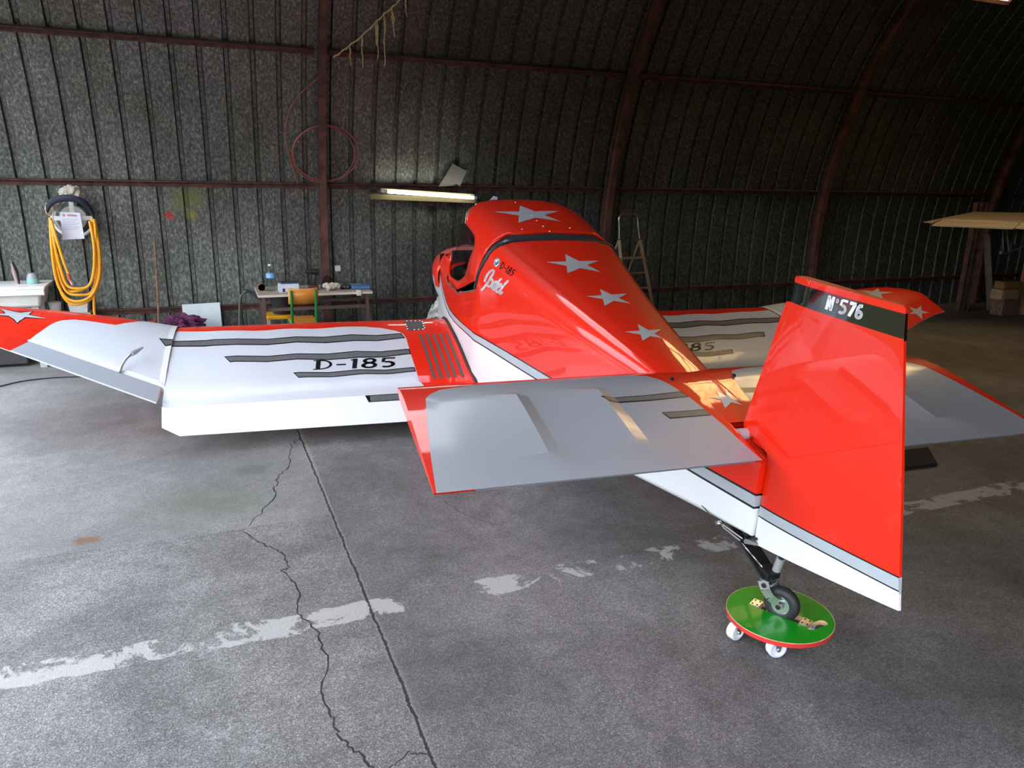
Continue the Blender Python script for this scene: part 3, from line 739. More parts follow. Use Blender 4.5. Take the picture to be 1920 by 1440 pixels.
def ow(sg):
    if sg > 0: T = [(2.352, 3.44, -.440, 2.55, -.469), (2.7, 3.43, -.357, 2.71, -.38), (3.05, 3.417, -.292, 2.86, -.296), (3.4, 3.40, -.240, 3.02, -.205), (3.55, 3.36, -.222, 3.09, -.17), (3.66, 3.28, -.20, 3.12, -.145), (3.72, 3.20, -.19, 3.165, -.13)]
    else: T = [(2.352, 3.44, -.447, 2.55, -.469), (2.7, 3.433, -.392, 2.665, -.405), (3.0, 3.427, -.345, 2.765, -.345), (3.3, 3.42, -.300, 2.87, -.285), (3.46, 3.395, -.276, 2.93, -.262), (3.58, 3.345, -.258, 2.985, -.249), (3.68, 3.265, -.245, 3.025, -.242), (3.75, 3.15, -.240, 3.06, -.240)]
    data = {}
    for v, uL, wL, uH, wH in T:
        k = (uL-uH)/.95; s = sect((uL, wL), (uH, wH), max(.12, k)); data[v] = dict(s)
    VV = [t[0] for t in T]
    return Surf(AKEYS, VV, lambda a, v: (data[v][a][0], v*sg, data[v][a][1]), (5, 1, (0, 0, 1))), VV, data
CW = {1: cw(1), -1: cw(-1)}; OW = {1: ow(1), -1: ow(-1)}
WM = [RED, SILV, BLK, STRG, WHITE, GRIP, AILG, STAR]
# painted areas, worked out on the left wing and mirrored
cwL, owL = CW[1], OW[1][0]
white_c = pxpoly(cwL, [(337, 621.5), (400, 621), (445, 620), (555, 616.2), (650, 612.8), (682, 612.4), (712, 614.8), (742, 620.5), (755, 625.5), (762, 635), (769, 660), (779, 690), (786, 715)])
white_c = [(white_c[0][0], 2.352)] + white_c + [(.0, white_c[-1][1]-.02), (-.06, white_c[-1][1]-.03), (-.06, 2.352)]
st = [[(333, 639.6), (400, 636.3), (445, 635), (555, 631), (660, 627), (752, 625), (760, 634.5), (660, 640), (555, 642.5), (445, 647), (400, 648.7), (333, 650.5)],
      [(420, 668.7), (555, 663), (662, 658.7), (767.5, 654.5), (770.5, 664.5), (662, 672), (555, 674.5), (431, 679.5)],
      [(549.5, 698.7), (662, 693.7), (777.5, 688.7), (780, 697), (662, 703.7), (559.5, 708.7)]]
stripes_c = [(pxpoly(cwL, s), pxpoly(cwL, inset(s, 1.7))) for s in st]
so_ = pxpoly(owL, [(297.2, 634.6), (310, 649.8)]); si_ = pxpoly(owL, [(301.5, 637), (311, 648.2)])
ao, bo = stripes_c[0][0], stripes_c[0][1]
cv = lambda a: (2.415+1.025*a-2.55)/.89      # the same chordwise place on the outer panel
stripes_o = [(so_[:1]+[(cv(ao[0][0]), 2.353), (cv(ao[-1][0]), 2.353)]+so_[1:], si_[:1]+[(cv(bo[0][0]), 2.353), (cv(bo[-1][0]), 2.353)]+si_[1:])]
so_c = stripes_c[0]; stripes_c[0] = ([(ao[0][0], 2.352)]+ao+[(ao[-1][0], 2.352)], [(bo[0][0], 2.352)]+bo+[(bo[-1][0], 2.352)])
white_o = pxpoly(owL, [(331, 622), (217, 609.5), (160, 601.3), (140, 599.3), (120, 600.6), (105, 603.8), (95, 608.9), (57, 636)])
vout = white_o[-1][1]
white_o = [(white_o[0][0], 2.352)] + white_o + [(0, vout+.01), (-.06, vout+.02), (-.06, 2.352)]
grips = [[(784.5, 626), (789.8, 626), (817.6, 710), (812.3, 710.5)], [(797, 626), (802.2, 626), (830.8, 709.5), (825.4, 710)], [(809.6, 626), (814.8, 626), (844.6, 708.6), (839.4, 709)],
         [(822, 626), (827, 626), (857.2, 707.8), (852, 708)], [(833.4, 625), (838, 625), (870.8, 707), (865.6, 707.5)]]
plate = [(757.9, 602.2), (792.3, 601.6), (798.4, 617.9), (764.4, 620.2)]
AIL = {}
for sg, nm in ((1, 'left'), (-1, 'right')):
    cwS, (owS, VV, od) = CW[sg], OW[sg]
    mb = MB(); cwS.mesh(mb, 0); owS.mesh(mb, 0)
    # tip cap
    tip = [Vector((od[VV[-1]][a][0], sg*(VV[-1]), od[VV[-1]][a][1])) for a in AKEYS]; mb.add(tip, [tuple(range(len(tip)))])
    for s_, v in ((cwS, 2.352),):
        e = [Vector(s_.G[i][-1]) for i in range(len(AKEYS))]; mb.add(e, [tuple(range(len(e)))])
    cwS.patch(mb, white_c, 1, .0008); owS.patch(mb, white_o, 1, .0008)
    for a, b in stripes_c: cwS.patch(mb, a, 2, .0014); cwS.patch(mb, b, 3, .0019)
    for a, b in stripes_o: owS.patch(mb, a, 2, .0027); owS.patch(mb, b, 3, .0032)
    # seam tape over the panel joint
    owS.patch(mb, [(.02, 2.352), (.95, 2.352), (.95, 2.385), (.02, 2.385)], 4, .0022)
    owS.patch(mb, [(.0, 2.37), (.0, vout-.02), (.035, vout-.02), (.035, 2.37)], 4, .0022)
    wing = mb.build('wing', WM, AC, angle=30)
    if nm == 'left': wing_l = wing
    else: wing_r = wing
    for g_ in grips:
        q = pxpoly(cwL, g_)
        if len(q) == 4: mb = MB(); cwS.patch(mb, q, 0, .0022); mb.build('walkway_strip', GRIP, wing)
    mb = MB(); q = pxpoly(cwL, plate); cwS.patch(mb, q, 0, .002)
    if len(q) == 4:
        for k in range(14):
            e = k % 4; t = (k//4+.5)/4; a, b = Vector(q[e]), Vector(q[(e+1) % 4]); p = a.lerp(b, t)*.94+(Vector(q[0])+Vector(q[2]))*.03
            c_ = cwS.pt(p.x, p.y, .002); mb.lathe([(.006, 0), (.004, .003), (0, .004)], c_, (0, 0, 1), 6, 1)
    mb.build('access_plate', [GRIP, ALU], wing)
    # registration lettering
    mb = MB()
    if sg > 0: decal(cwS, mb, text_polys('D-185', [(586, 694), (743, 688.5), (584, 676), (741, 670)], .08, .9), 0, .002)
    else: decal(cwS, mb, text_polys('D-185', [(1226, 664), (1340, 656), (1228, 649.5), (1341.5, 641)], .05, .9), 0, .002)
    mb.build('type_lettering', BLK, wing)
    # wing to fuselage rubber fillet
    mb = MB(); pl = [cwS.pt(a, .46, .0) + Vector((0, 0, .006)) for a in (-.06, 0, .18, .375, .57, .766, .883, 1.0, 1.1)]
    pl = [Vector((p.x, sg*(f_b(p.x)+.006), p.z)) for p in pl]
    mb.tube(pl, [.010]*9, 6); mb.build('root_fillet', RUB, wing)
    # flap
    mb = MB(); FS = []
    for v in (.50, .9, 1.6, 2.262, 2.356):
        wl = -.675+(v-.9)*.010; bt = (2.262, wl) if v < 2.3 else (2.295, wl+.045)
        tp = (2.392, -.536); d = Vector((bt[0]-tp[0], bt[1]-tp[1])); q = Vector((d.y, -d.x)).normalized()
        prof = [(0.0, .0), (-.015, .008), (-.01, .016), (.2, .014), (1, .002), (1, -.002), (.3, -.012), (0, -.014)]
        FS.append([Vector((tp[0]+d.x*a+(-q.x)*h, sg*v, tp[1]+d.y*a+(-q.y)*h)) for a, h in prof])
    k = 8
    for i in range(4):
        for j in range(k):
            mb.add([FS[i][j], FS[i][(j+1) % k], FS[i+1][(j+1) % k], FS[i+1][j]], [(0, 1, 2, 3)], 0)
    for e in (0, 4): mb.add(FS[e], [tuple(range(k))], 0)
    fl = mb.build('flap', [WHITE, BLK, STRG], AC, merge=True, angle=30)
    vk = (.50, .9, 1.6, 2.262)
    s3 = Surf([0., .3, 1.], list(vk), lambda a, v: FS[vk.index(v)][7 if a == 0 else 6 if a == .3 else 5], (1, 0, (-1, 0, .6)))
    v1_ = onu(684, 741, 2.385).y; v2_ = onu(691, 754.5, 2.36).y
    mb = MB(); s3.patch(mb, [(.03, v1_), (.03, .53), (.27, .53), (.27, v2_)], 0, .001); s3.patch(mb, [(.055, v1_-.03), (.055, .54), (.245, .54), (.245, v2_-.012)], 1, .0016); mb.build('painted_stripe', [BLK, STRG], fl)
    # aileron
    if sg > 0: AT = [(2.37, 2.55, -.469, 2.310, -.460), (3.05, 2.86, -.296, 2.64, -.287), (3.66, 3.12, -.145, 2.93, -.138)]
    else: AT = [(2.37, 2.55, -.469, 2.33, -.50), (3.0, 2.765, -.345, 2.54, -.40), (3.40, 2.905, -.27, 2.69, -.325), (3.60, 2.985, -.248, 2.765, -.30), (3.74, 3.06, -.241, 2.803, -.291)]
    top = Surf([0., 1.], [a[0] for a in AT], lambda a, v: [(t[1]-.012 if a == 0 else t[3], sg*v, (t[2] if a == 0 else t[4])) for t in AT if t[0] == v][0], (0, 0, (0, 0, 1)))
    botm = [[(t[1]-.01, sg*t[0], t[2]-.03*(1-.4*(t[0]-2.37)/1.3)), (t[3], sg*t[0], t[4]-.004)] for t in AT]
    mb = MB(); top.mesh(mb, 4); n = len(AT)
    bv = [Vector(b[0]) for b in botm]+[Vector(b[1]) for b in botm]+[top.G[0][i] for i in range(n)]+[top.G[1][i] for i in range(n)]
    fs = []
    for i in range(n-1): fs += [(i, i+1, n+i+1, n+i), (2*n+i, 2*n+i+1, i+1, i), (3*n+i, 3*n+i+1, n+i+1, n+i)]
    fs += [(0, n, 3*n, 2*n), (n-1, 2*n-1, 4*n-1, 3*n-1)]; mb.add(bv, fs, 4)
    v1 = vout+.08 if sg < 0 else pxpoly(top, [(19, 657)])[0][1] if pxpoly(top, [(19, 657)]) else vout+.05
    top.patch(mb, [(.0, 2.37), (.955, 2.37), (.955, v1), (0, vout)], 6, .0008); top.patch(mb, [(0, vout), (1, v1), (1, AT[-1][0]), (0, AT[-1][0])], 0, .001)
    AIL[sg] = (mb.build('aileron', WM, AC, angle=30), top)
    if sg < 0:
        mb = MB()
        t = [(1700.6, 573.7), (1725, 572), (1743.7, 587), (1728.7, 599), (1702.5, 585)]
        t = [(1704, 576), (1727, 573.5), (1744, 587), (1729.5, 599.5), (1705, 589)]
        decal(top, mb, [starpoly(t)], 0, .0014); 
        if mb.v: mb.build('star', STAR, AIL[sg][0])
        mb = MB(); t = [(1610.3, 544.8), (1646.6, 540.8), (1677.8, 549), (1656, 561), (1622, 555)]
        sp = starpoly(t); decal(owS, mb, [inset(sp, -1.6)], 0, .0014); decal(owS, mb, [sp], 1, .002); mb.build('star', [BLK, STAR], wing)
    else:
        mb = MB(); t = [(-20, 590), (-1, 578.8), (60, 584.6), (87, 597.8), (32.5, 605.8)]
        sp = starpoly(t); decal(owS, mb, [inset(sp, -1.6)], 0, .0014); decal(owS, mb, [sp], 1, .002); mb.build('star', [BLK, STAR], wing)
        # aileron drive horn and pitot tube
        h0 = owS.pt(*pxpoly(owS, [(226, 694)])[0]) if pxpoly(owS, [(226, 694)]) else Vector((2.6, 2.6, -.43))
        mb = MB(); q1 = h0+Vector((-.03, 0, .0)); q2 = h0+Vector((.02, -.03, .055)); q3 = h0+Vector((.06, -.06, .075)); q4 = h0+Vector((.17, -.11, .07))
        mb.tube([q1, h0+Vector((0, -.012, .03)), q2, q3], [.010, .009, .008, .009], 8, 0); mb.tube([q3, q3.lerp(q4, .3), q4], [.015, .016, .006], 8, 1)
        mb.build('aileron_horn', [STEEL, mat('pale_horn_paint', (.42, .42, .44), .4)], wing)

# ---- tailplane
TV = [-1.2293, -1.1, -.95, -.812, -.765, -.65, -.48, -.43, -.3, -.1, -.072, -.064, .0, .064, .072, .1, .3, .43, .48, .65, .765, .812, .95, 1.1, 1.2293]
TAa = [0, .04, .2, .4, .6, .74, .80, .9, .97, 1.0, 1.04, 1.06, 1.3, 2.0]
th_ = {0: 0, .04: .002, .2: .010, .4: .018, .6: .024, .74: .026, .80: .025, .9: .018, .97: .008, 1.0: 0}
def tailfn(a, v):
    uT, uL = -.0263, .6958
    if abs(v) < .07: uT = .215
    if a <= 1:
        ue = uT+(uL-uT)*a; h = lerp_table(sorted(th_.items()), (ue+.0263)/(uL+.0263)); rib = abs(v) in (.48, .812); 
        fade = {.2: .55, .4: .85, .6: 1.0, .74: 1.0}.get(a, 0)
        h += fade*(.013 if rib else (-.003 if abs(v) in (.65, .3) else .0 if abs(v) in (.765, .43) else 0))
        if abs(v) in (.95, 1.1) and .15 < a < .78: h -= .002
        return (uT+(uL-uT)*a, v, .3555+h)
    if a == 1.04: return (uL+.016, v, .3505)
    if a == 1.06: return (uL+.02, v, .338)
    if a == 1.3: return (uL-.04, v, .322)
    return (uT, v, .3505)
TS = Surf(TAa, TV, tailfn, (3, 3, (0, 0, 1)))
mb = MB(); TS.mesh(mb, 0, lambda i, j: 1 if (i in (0, 1, 12) and 1 <= j <= len(TV)-3 and j not in (9, 10, 11, 12, 13, 14)) else 0)
for e in (0, -1): q = [TS.G[i][e] for i in range(len(TAa))]; mb.add(q, [tuple(range(len(q)))])
TW = [(798, 748), (805.6, 740), (824, 731.5), (886, 722.5), (995, 714.3), (1104.6, 706.8), (1177.5, 703.8), (1210, 705), (1239.5, 713.3), (1268.6, 729), (1298, 749), (1334, 778.5), (1360, 800), (1385, 824)]
tw = pxpoly(TS, TW); tw = tw + [(0, .076)]; tl = pxpoly(TS, [(802, 806)])
edge = [(0, 1.2255), (.3, 1.205)] if not tl else [(0, 1.222), (.25, (tl[0][1]+1.225)/2), (tl[0][0], tl[0][1])]
tw = [q for q in tw if q[0] >= 0] + edge
for sg in (1, -1):
    TS.patch(mb, [(a, v*sg) for a, v in tw], 1, .0008)
    for s_ in ([(1126.4, 743), (1277, 734.2), (1291.5, 744.6), (1142.8, 753)], [(1240, 773.7), (1320, 767.8), (1334, 779.4), (1255.8, 785.8)]):
        a, b = pxpoly(TS, s_), pxpoly(TS, inset(s_, 1.8))
        TS.patch(mb, [(p, q*sg) for p, q in a], 2, .0014); TS.patch(mb, [(p, q*sg) for p, q in b], 3, .0019)
tail = mb.build('tailplane', [RED, TGREY, BLK, STRG], AC, angle=11)
mb = MB(); decal(TS, mb, [starpoly([(1328.8, 744.6), (1342.5, 732.5), (1383.5, 743), (1393, 760.5), (1359.5, 766)])], 0, .0016); mb.build('star', STAR, tail)
for p in ((1259, 712.5), (1375, 706)):
    q = pxpoly(TS, [p]); mb = MB(); c_ = TS.pt(*q[0]); mb.lathe([(.009, -.01), (.009, .008), (.005, .012), (0, .013)], c_, (0, 0, 1), 10); mb.build('attachment_bolt', BLKM, tail)
mb = MB(); mb.tube([(.178, -.062, .340), (.178, .062, .340)], .022, 14); mb.build('torque_tube', mat('pale_grey', (.45, .44, .46), .4), AC)

# ---- rudder
out = [(1421, 1018), (1445, 850), (1439, 843), (1412, 826), (1403, 815), (1398, 806), (1397, 795), (1400, 785), (1479, 565), (1488.5, 567), (1495, 521), (1498, 517), (1503, 517.5), (1697, 573.5), (1700.5, 579), (1697, 640), (1693, 900), (1687, 1145)]
OP = [(p.x, p.z) for p in [onv(*q) for q in out]]
def le(w_):     # leading edge position at a height
    pts = OP[:12]
    for a, b in zip(pts, pts[1:]):
        if min(a[1], b[1]) <= w_ <= max(a[1], b[1]) and abs(a[1]-b[1]) > 1e-6: x_ = a[0]+(b[0]-a[0])*(w_-a[1])/(b[1]-a[1]); return max(x_, -.02) if w_ < .34 else max(x_, .1)
    return OP[0][0] if w_ < 0 else .12
def te(w_): return -.653+(w_-.23)*.38 if w_ < 2 else 0
def leT(w_):
    if w_ < .28: return .02
    if w_ < .42: k = (w_-.28)/.14; k = k*k*(3-2*k); return .02*(1-k)+le(.42)*k
    return le(w_)
def half(u_, w_):
    s = min(1, max(0.004, (leT(w_)-u_)/max(.05, leT(w_)-te(w_))))
    top = max(0.02, min(1, (OP[11][1]+.02-w_)/.05)) if w_ > .9 else 1
    return (.004+.030*(1.9*math.sqrt(s+.0004)-1.75*s-.12*s*s)) if s < 1 else .003
us_r = sorted({round(-.68+.035*i, 4) for i in range(27)} | {.0, .01, .02, .03, .09, .115, .13, .16, .18, .19, .2}); ws_r = [round(-.04+.05*i, 4) for i in range(23)]
def rud(sg): return Surf(us_r, ws_r, lambda u_, w_: (u_, sg*max(.0025, half(u_, w_)), w_), (5, 5, (0, sg, 0)))
RS = {1: rud(1), -1: rud(-1)}
def pv(pts): return [(p.x, p.z) for p in [onv(*q, .012) for q in pts]]
mb = MB()
for sg in (1, -1):
    RS[sg].patch(mb, OP, 0, 0)
    ins = lambda P: P
    band = [(1494.5, 528), (1697.8, 590.5), (1697.6, 640.5), (1489, 567.5)]
    for P_, mi, e in (([(1470, 523), (1720, 597), (1720, 646.5), (1470, 561.5)], 1, .0008), ([(1400, 933.5), (1720, 1104), (1720, 1180), (1400, 1050)], 4, .0006),
                      ([(1400, 932), (1720, 1102.5), (1720, 1132.5), (1400, 955.5)], 2, .0010), ([(1400, 934.8), (1720, 1105.3), (1720, 1129.5), (1400, 952.5)], 3, .0014)):
        RS[sg].patch(mb, pv(P_), mi, e, clip=OP)
L1 = pv([(1400, 932), (1720, 1102.5)]); L2 = pv([(1400, 955.5), (1720, 1132.5)]); L3 = pv([(1470, 523), (1720, 597)]); L4 = pv([(1470, 561.5), (1720, 646.5)])
lw = lambda L, u_: L[0][1]+(L[1][1]-L[0][1])*(u_-L[0][0])/(L[1][0]-L[0][0])
RP = []
for i in range(len(OP)):
    a_, b_ = Vector(OP[i]), Vector(OP[(i+1) % len(OP)]); k = max(1, int((b_-a_).length/.012)); RP += [tuple(a_.lerp(b_, q/k)) for q in range(k)]
n = len(RP); o = len(mb.v); mb.v += [RS[1].pt(*p) for p in RP]+[RS[-1].pt(*p) for p in RP]
for i in range(n):
    j = (i+1) % n; u_, w_ = (RP[i][0]+RP[j][0])/2, (RP[i][1]+RP[j][1])/2
    mi = 4 if w_ < lw(L2, u_) else 3 if w_ < lw(L1, u_) else 1 if lw(L4, u_) < w_ < lw(L3, u_) else 0
    mb.f.append((o+i, o+j, o+n+j, o+n+i)); mb.m.append(mi)
rudder = mb.build('rudder', [RED, BAND, BLK, SIDEG, WHITE], AC, angle=30, merge=True)
mb = MB(); q4 = [(1542.6, 579.5), (1609.4, 600.5), (1549.5, 553.6), (1617.4, 573.6)]
for pl in text_polys('No576', q4, .0, 1.15):
    q = [(p.x, p.z) for p in [onv(*k_, .028) for k_ in pl]]; RS[1].patch(mb, q, 0, .002)
mb.build('number_lettering', WHITE, rudder)
for p in ((1441, 866), (1424, 1000)):
    mb = MB(); c_ = onv(*p); mb.box(c_+Vector((.012, 0, 0)), (.05, .012, .02)); mb.build('rudder_hinge', ALU, AC)

# ---- tailwheel: leaf spring, fork, wheel, steering
WR = .0655; WCW = atz(1466, 1131, .139); TR = Vector((.46, -.89, 0)).normalized(); AXW = Vector((-TR.y*-1, 0, 0)); AXW = Vector((-.89, -.46, 0)).normalized()
WC = AI @ WCW; A3 = AI.to_3x3(); tr, axw, upw = A3 @ TR, A3 @ AXW, A3 @ Vector((0, 0, 1))
mb = MB()
leaf = [onv(*p) for p in ((1378, 975), (1400, 1013), (1424, 1050), (1444, 1084))]
for q0, q1 in zip(leaf, leaf[1:]):
    d = (q1-q0).normalized(); n_ = Vector((-d.z, 0, d.x))*.005
    vs = [q+Vector((0, s_*.034, 0))+n_*k for q in (q0, q1) for s_, k in ((-1, -1), (1, -1), (1, 1), (-1, 1))]
    mb.add(vs, [(0, 1, 2, 3), (4, 7, 6, 5), (0, 4, 5, 1), (1, 5, 6, 2), (2, 6, 7, 3), (3, 7, 4, 0)])
mb.build('leaf_spring', BLKM, AC, smooth=False)
a = leaf[-1]
def wf(x, y, z): return WC + tr*x + axw*y + upw*z      # wheel frame: trail, axle, up
PT = -.055
mb = MB(); mb.tube([wf(PT, 0, .070), wf(PT, 0, .105)], .022, 14); mb.box((a+wf(PT, 0, .105))/2+Vector((.01, 0, .008)), (.06, .05, .022))
for k in range(4):
    q = a+Vector((.022-.02*k, .026, .010-.0)); mb.lathe([(.006, 0), (.006, .010), (0, .011)], q, (-.2, .3, 1), 6)
mb.build('swivel_bracket', BLKM, AC)
mb = MB(); c0_, c1_ = onv(1452, 1079, -.02), onv(1465, 1046, -.02); mb.tube([c0_, c1_], .0155, 14, 0); mb.tube([c1_, c1_+(c1_-c0_).normalized()*.008], .011, 12, 1); mb.build('damper_post', [mat('grey_paint', (.32, .33, .34), .4), BLKM], AC)
wheel = thing('tailwheel', 'x', 'x'); del wheel['label']; del wheel['category']; wheel.parent = AC; wheel.location = WC
tp = []
for k in range(15): t = math.radians(-30+240*k/14); tp.append((WR-.021+.021*math.sin(t), .022*math.cos(t)))
mb = MB(); mb.lathe([(.036, .016)]+tp+[(.036, -.016)], (0, 0, 0), axw, 44); mb.build('tyre', RUB, wheel)
mb = MB(); mb.lathe([(.037, .017), (.034, .018), (.031, .012), (.027, .015), (.024, .011), (.018, .013), (.014, .019), (0, .019)], (0, 0, 0), axw, 32); mb.lathe([(.037, -.015), (.014, -.012), (0, -.018)], (0, 0, 0), axw, 32); mb.build('wheel_hub', ALU, wheel)
mb = MB()
for s_ in (1, -1):
    pts = [(PT-.012, .030, .078), (PT+.002, .034, .050), (PT+.022, .034, .026), (-.004, .030, .010), (0, .030, -.012)]; wd = (.020, .019, .017, .016, .012)
    for i in range(4):
        q0, q1 = [wf(x_, y_*s_, z_) for x_, y_, z_ in pts[i:i+2]]; d = (q1-q0).normalized(); n_ = d.cross(axw).normalized(); y = axw*.002
        w0, w1 = wd[i], wd[i+1]
        vs = [q0-n_*w0-y, q0+n_*w0-y, q0+n_*w0+y, q0-n_*w0+y, q1-n_*w1-y, q1+n_*w1-y, q1+n_*w1+y, q1-n_*w1+y]
        mb.add(vs, [(0, 1, 2, 3), (4, 7, 6, 5), (0, 4, 5, 1), (1, 5, 6, 2), (2, 6, 7, 3), (3, 7, 4, 0)])
q = [wf(PT+x_, y_, .080) for x_, y_ in ((-.022, -.034), (.022, -.034), (.022, .034), (-.022, .034))]; q2 = [p+upw*.004 for p in q]; mb.add(q+q2, [(0, 3, 2, 1), (4, 5, 6, 7), (0, 1, 5, 4), (1, 2, 6, 5), (2, 3, 7, 6), (3, 0, 4, 7)])
mb.build('wheel_fork', ALU, AC, smooth=False)
mb = MB(); mb.tube([wf(0, -.036, 0), wf(0, .036, 0)], .006, 8); mb.lathe([(.010, 0), (.010, .006), (0, .007)], wf(0, .032, 0), axw, 6); mb.build('axle_bolt', BLKM, AC)
mb = MB(); mb.lathe([(.010, 0), (.010, .006), (0, .007)], wf(PT-.004, .033, .064), axw, 6); mb.build('fork_bolt', BLKM, AC)
mb = MB(); mb.add([onv(1394, 1014, .035), onv(1397, 1010, .035), onv(1422, 1013, .01), onv(1443, 1027, 0), onv(1420, 1022, .01), onv(1396, 1019, .035)], [(0, 1, 2, 3, 4, 5)]); mb.build('steering_arm', ALU, AC, smooth=False, solid=.003)
mb = MB()
mb.box(onv(1411, 1009, .0), (.085, .036, .016))
for p in ((1397, 1010), (1404, 1008), (1415, 1009), (1421, 1010)): mb.lathe([(.006, -.016), (.006, .016), (0, .017)], onv(*p, .012), (0, 1, 0), 8)
mb.build('spring_clamp', BLKM, AC)
mb = MB(); mb.tube(smoothline([onv(*p, .075) for p in ((1297, 937), (1312, 944), (1336, 970), (1345, 978))], 5), .0022, 6); mb.tube([onv(*p, .05) for p in ((1350, 980), (1358, 990), (1388, 1014))], .0030, 6, 1); mb.tube([onv(*p, .05) for p in ((1356, 984), (1392, 1010))], .0025, 6, 1)
mb.lathe([(.009, -.01), (.009, .01)], onv(1347, 980, .06), (0, 1, 0), 8, 1); mb.build('rudder_cable', [BLKM, ALU], AC)
mb = MB(); hel = [onv(1392, 1020, .045).lerp(onv(1428, 1062, .045), k/60)+Vector((.006*math.cos(k*1.2), .004*math.sin(k*1.2), .006*math.sin(k*1.2))) for k in range(61)]; mb.tube(hel, .0016, 5); mb.build('steering_spring', STEEL, AC)
# ---- main gear (under the wing)
for sg in (1, -1):
    top_ = Vector((3.1, sg*.85, -.52)); gw = AI @ Vector((W(3.12, sg*.95, 0).x, W(3.12, sg*.95, 0).y, .16))
    mb = MB(); mb.tube([top_, gw+Vector((0, -sg*.05, .02))], .022, 10); leg = mb.build('landing_gear_leg', WHITE, AC)
    dw = AI.to_3x3() @ Vector((AL.x, AL.y, 0)).normalized()
    mb = MB(); mb.lathe([(.06, .035), (.10, .05), (.145, .045), (.158, .02), (.158, -.02), (.145, -.045), (.10, -.05), (.06, -.035), (0, -.03)], gw, dw, 30); mb.build('main_wheel', RUB, leg)

# ============================================================ THE TAIL DOLLY
DC = Vector((1.812, 1.862, 0)); DR = .186; ZT = .100
aw = math.atan2(.89, -.46)                        # the slot follows the wheel
dolly = thing('wheeled_dolly', 'round green dolly with red edge and white castors under the tailwheel', 'dolly', DC)
GREEN = mat('green_varnish', (.003, .27, .008), .4, coat=.12, noise=(3, .12), spec=.3); REDE = mat('red_edge', (.62, .035, .03), .4); PLY = mat('bare_plywood', (.62, .42, .22), .6, noise=(40, .2))
def dpt(x, y): return (x*math.cos(aw)-y*math.sin(aw), x*math.sin(aw)+y*math.cos(aw))
wc = W(*WC) - DC; lx = wc.x*math.cos(-aw)-wc.y*math.sin(-aw); ly = wc.x*math.sin(-aw)+wc.y*math.cos(-aw)
disc = [(DR*math.cos(2*math.pi*k/72), DR*math.sin(2*math.pi*k/72)) for k in range(72)]
slot = [dpt(lx+x, ly+y) for x, y in ((-.075, -.024), (.075, -.024), (.075, .024), (-.075, .024))]
hc = atz(1531, 1172, ZT) - DC; ha = math.atan2(*(atz(1556, 1163, ZT)-atz(1506, 1180, ZT)).yx)
hand = []
for k in range(20):
    t = 2*math.pi*k/20; x_ = (.030 if math.cos(t) > 0 else -.030)+.017*math.cos(t); y_ = .017*math.sin(t); hand.append((hc.x+x_*math.cos(ha)-y_*math.sin(ha), hc.y+x_*math.sin(ha)+y_*math.cos(ha)))
hand = hand[:]
flat = Surf([-.2, .2], [-.2, .2], lambda a, b: (a, b, 0), 1)
def plate_(z0, z1, mats_, name, par):
    mb = MB()
    for z, mi in ((z1, 0), (z0, 1)):
        m2 = MB(); flat.patch(m2, disc, mi, 0, holes=(slot, hand)); mb.add([(v.x, v.y, z) for v in m2.v], m2.f, mi)
    for P, mi in ((disc, 1), (slot, 2), (hand, 2)):
        n = len(P); mb.add([(x, y, z0) for x, y in P]+[(x, y, z1) for x, y in P], [(i, (i+1) % n, n+(i+1) % n, n+i) for i in range(n)], mi)
    return mb.build(name, mats_, par, angle=30)
plate_(ZT-.018, ZT, [GREEN, REDE, PLY], 'deck', dolly)
mb = MB(); mb.tube([(x*1.0, y*1.0, ZT-.0005) for x, y in disc], .0016, 4, closed=True); mb.build('worn_rim', PLY, dolly)
for x_, y_ in ((-.092, 0), (.092, 0)):
    mb = MB(); cx, cy = dpt(lx+x_, ly+y_); R = Matrix.Rotation(aw, 3, 'Z'); mb.box((cx, cy, ZT+.0015), (.034, .046, .003), 0, R)
    for a_, b_ in ((-.009, -.014), (.009, -.014), (-.009, .014), (.009, .014)):
        q = R @ Vector((a_, b_, 0)); mb.lathe([(.004, 0), (.003, .002), (0, .0025)], (cx+q.x, cy+q.y, ZT+.003), (0, 0, 1), 8, 1)
    mb.build('axle_plate', [ALU, BLKM], dolly, smooth=False)
CAST = mat('white_nylon', (.72, .74, .78), .35, noise=(30, .06))
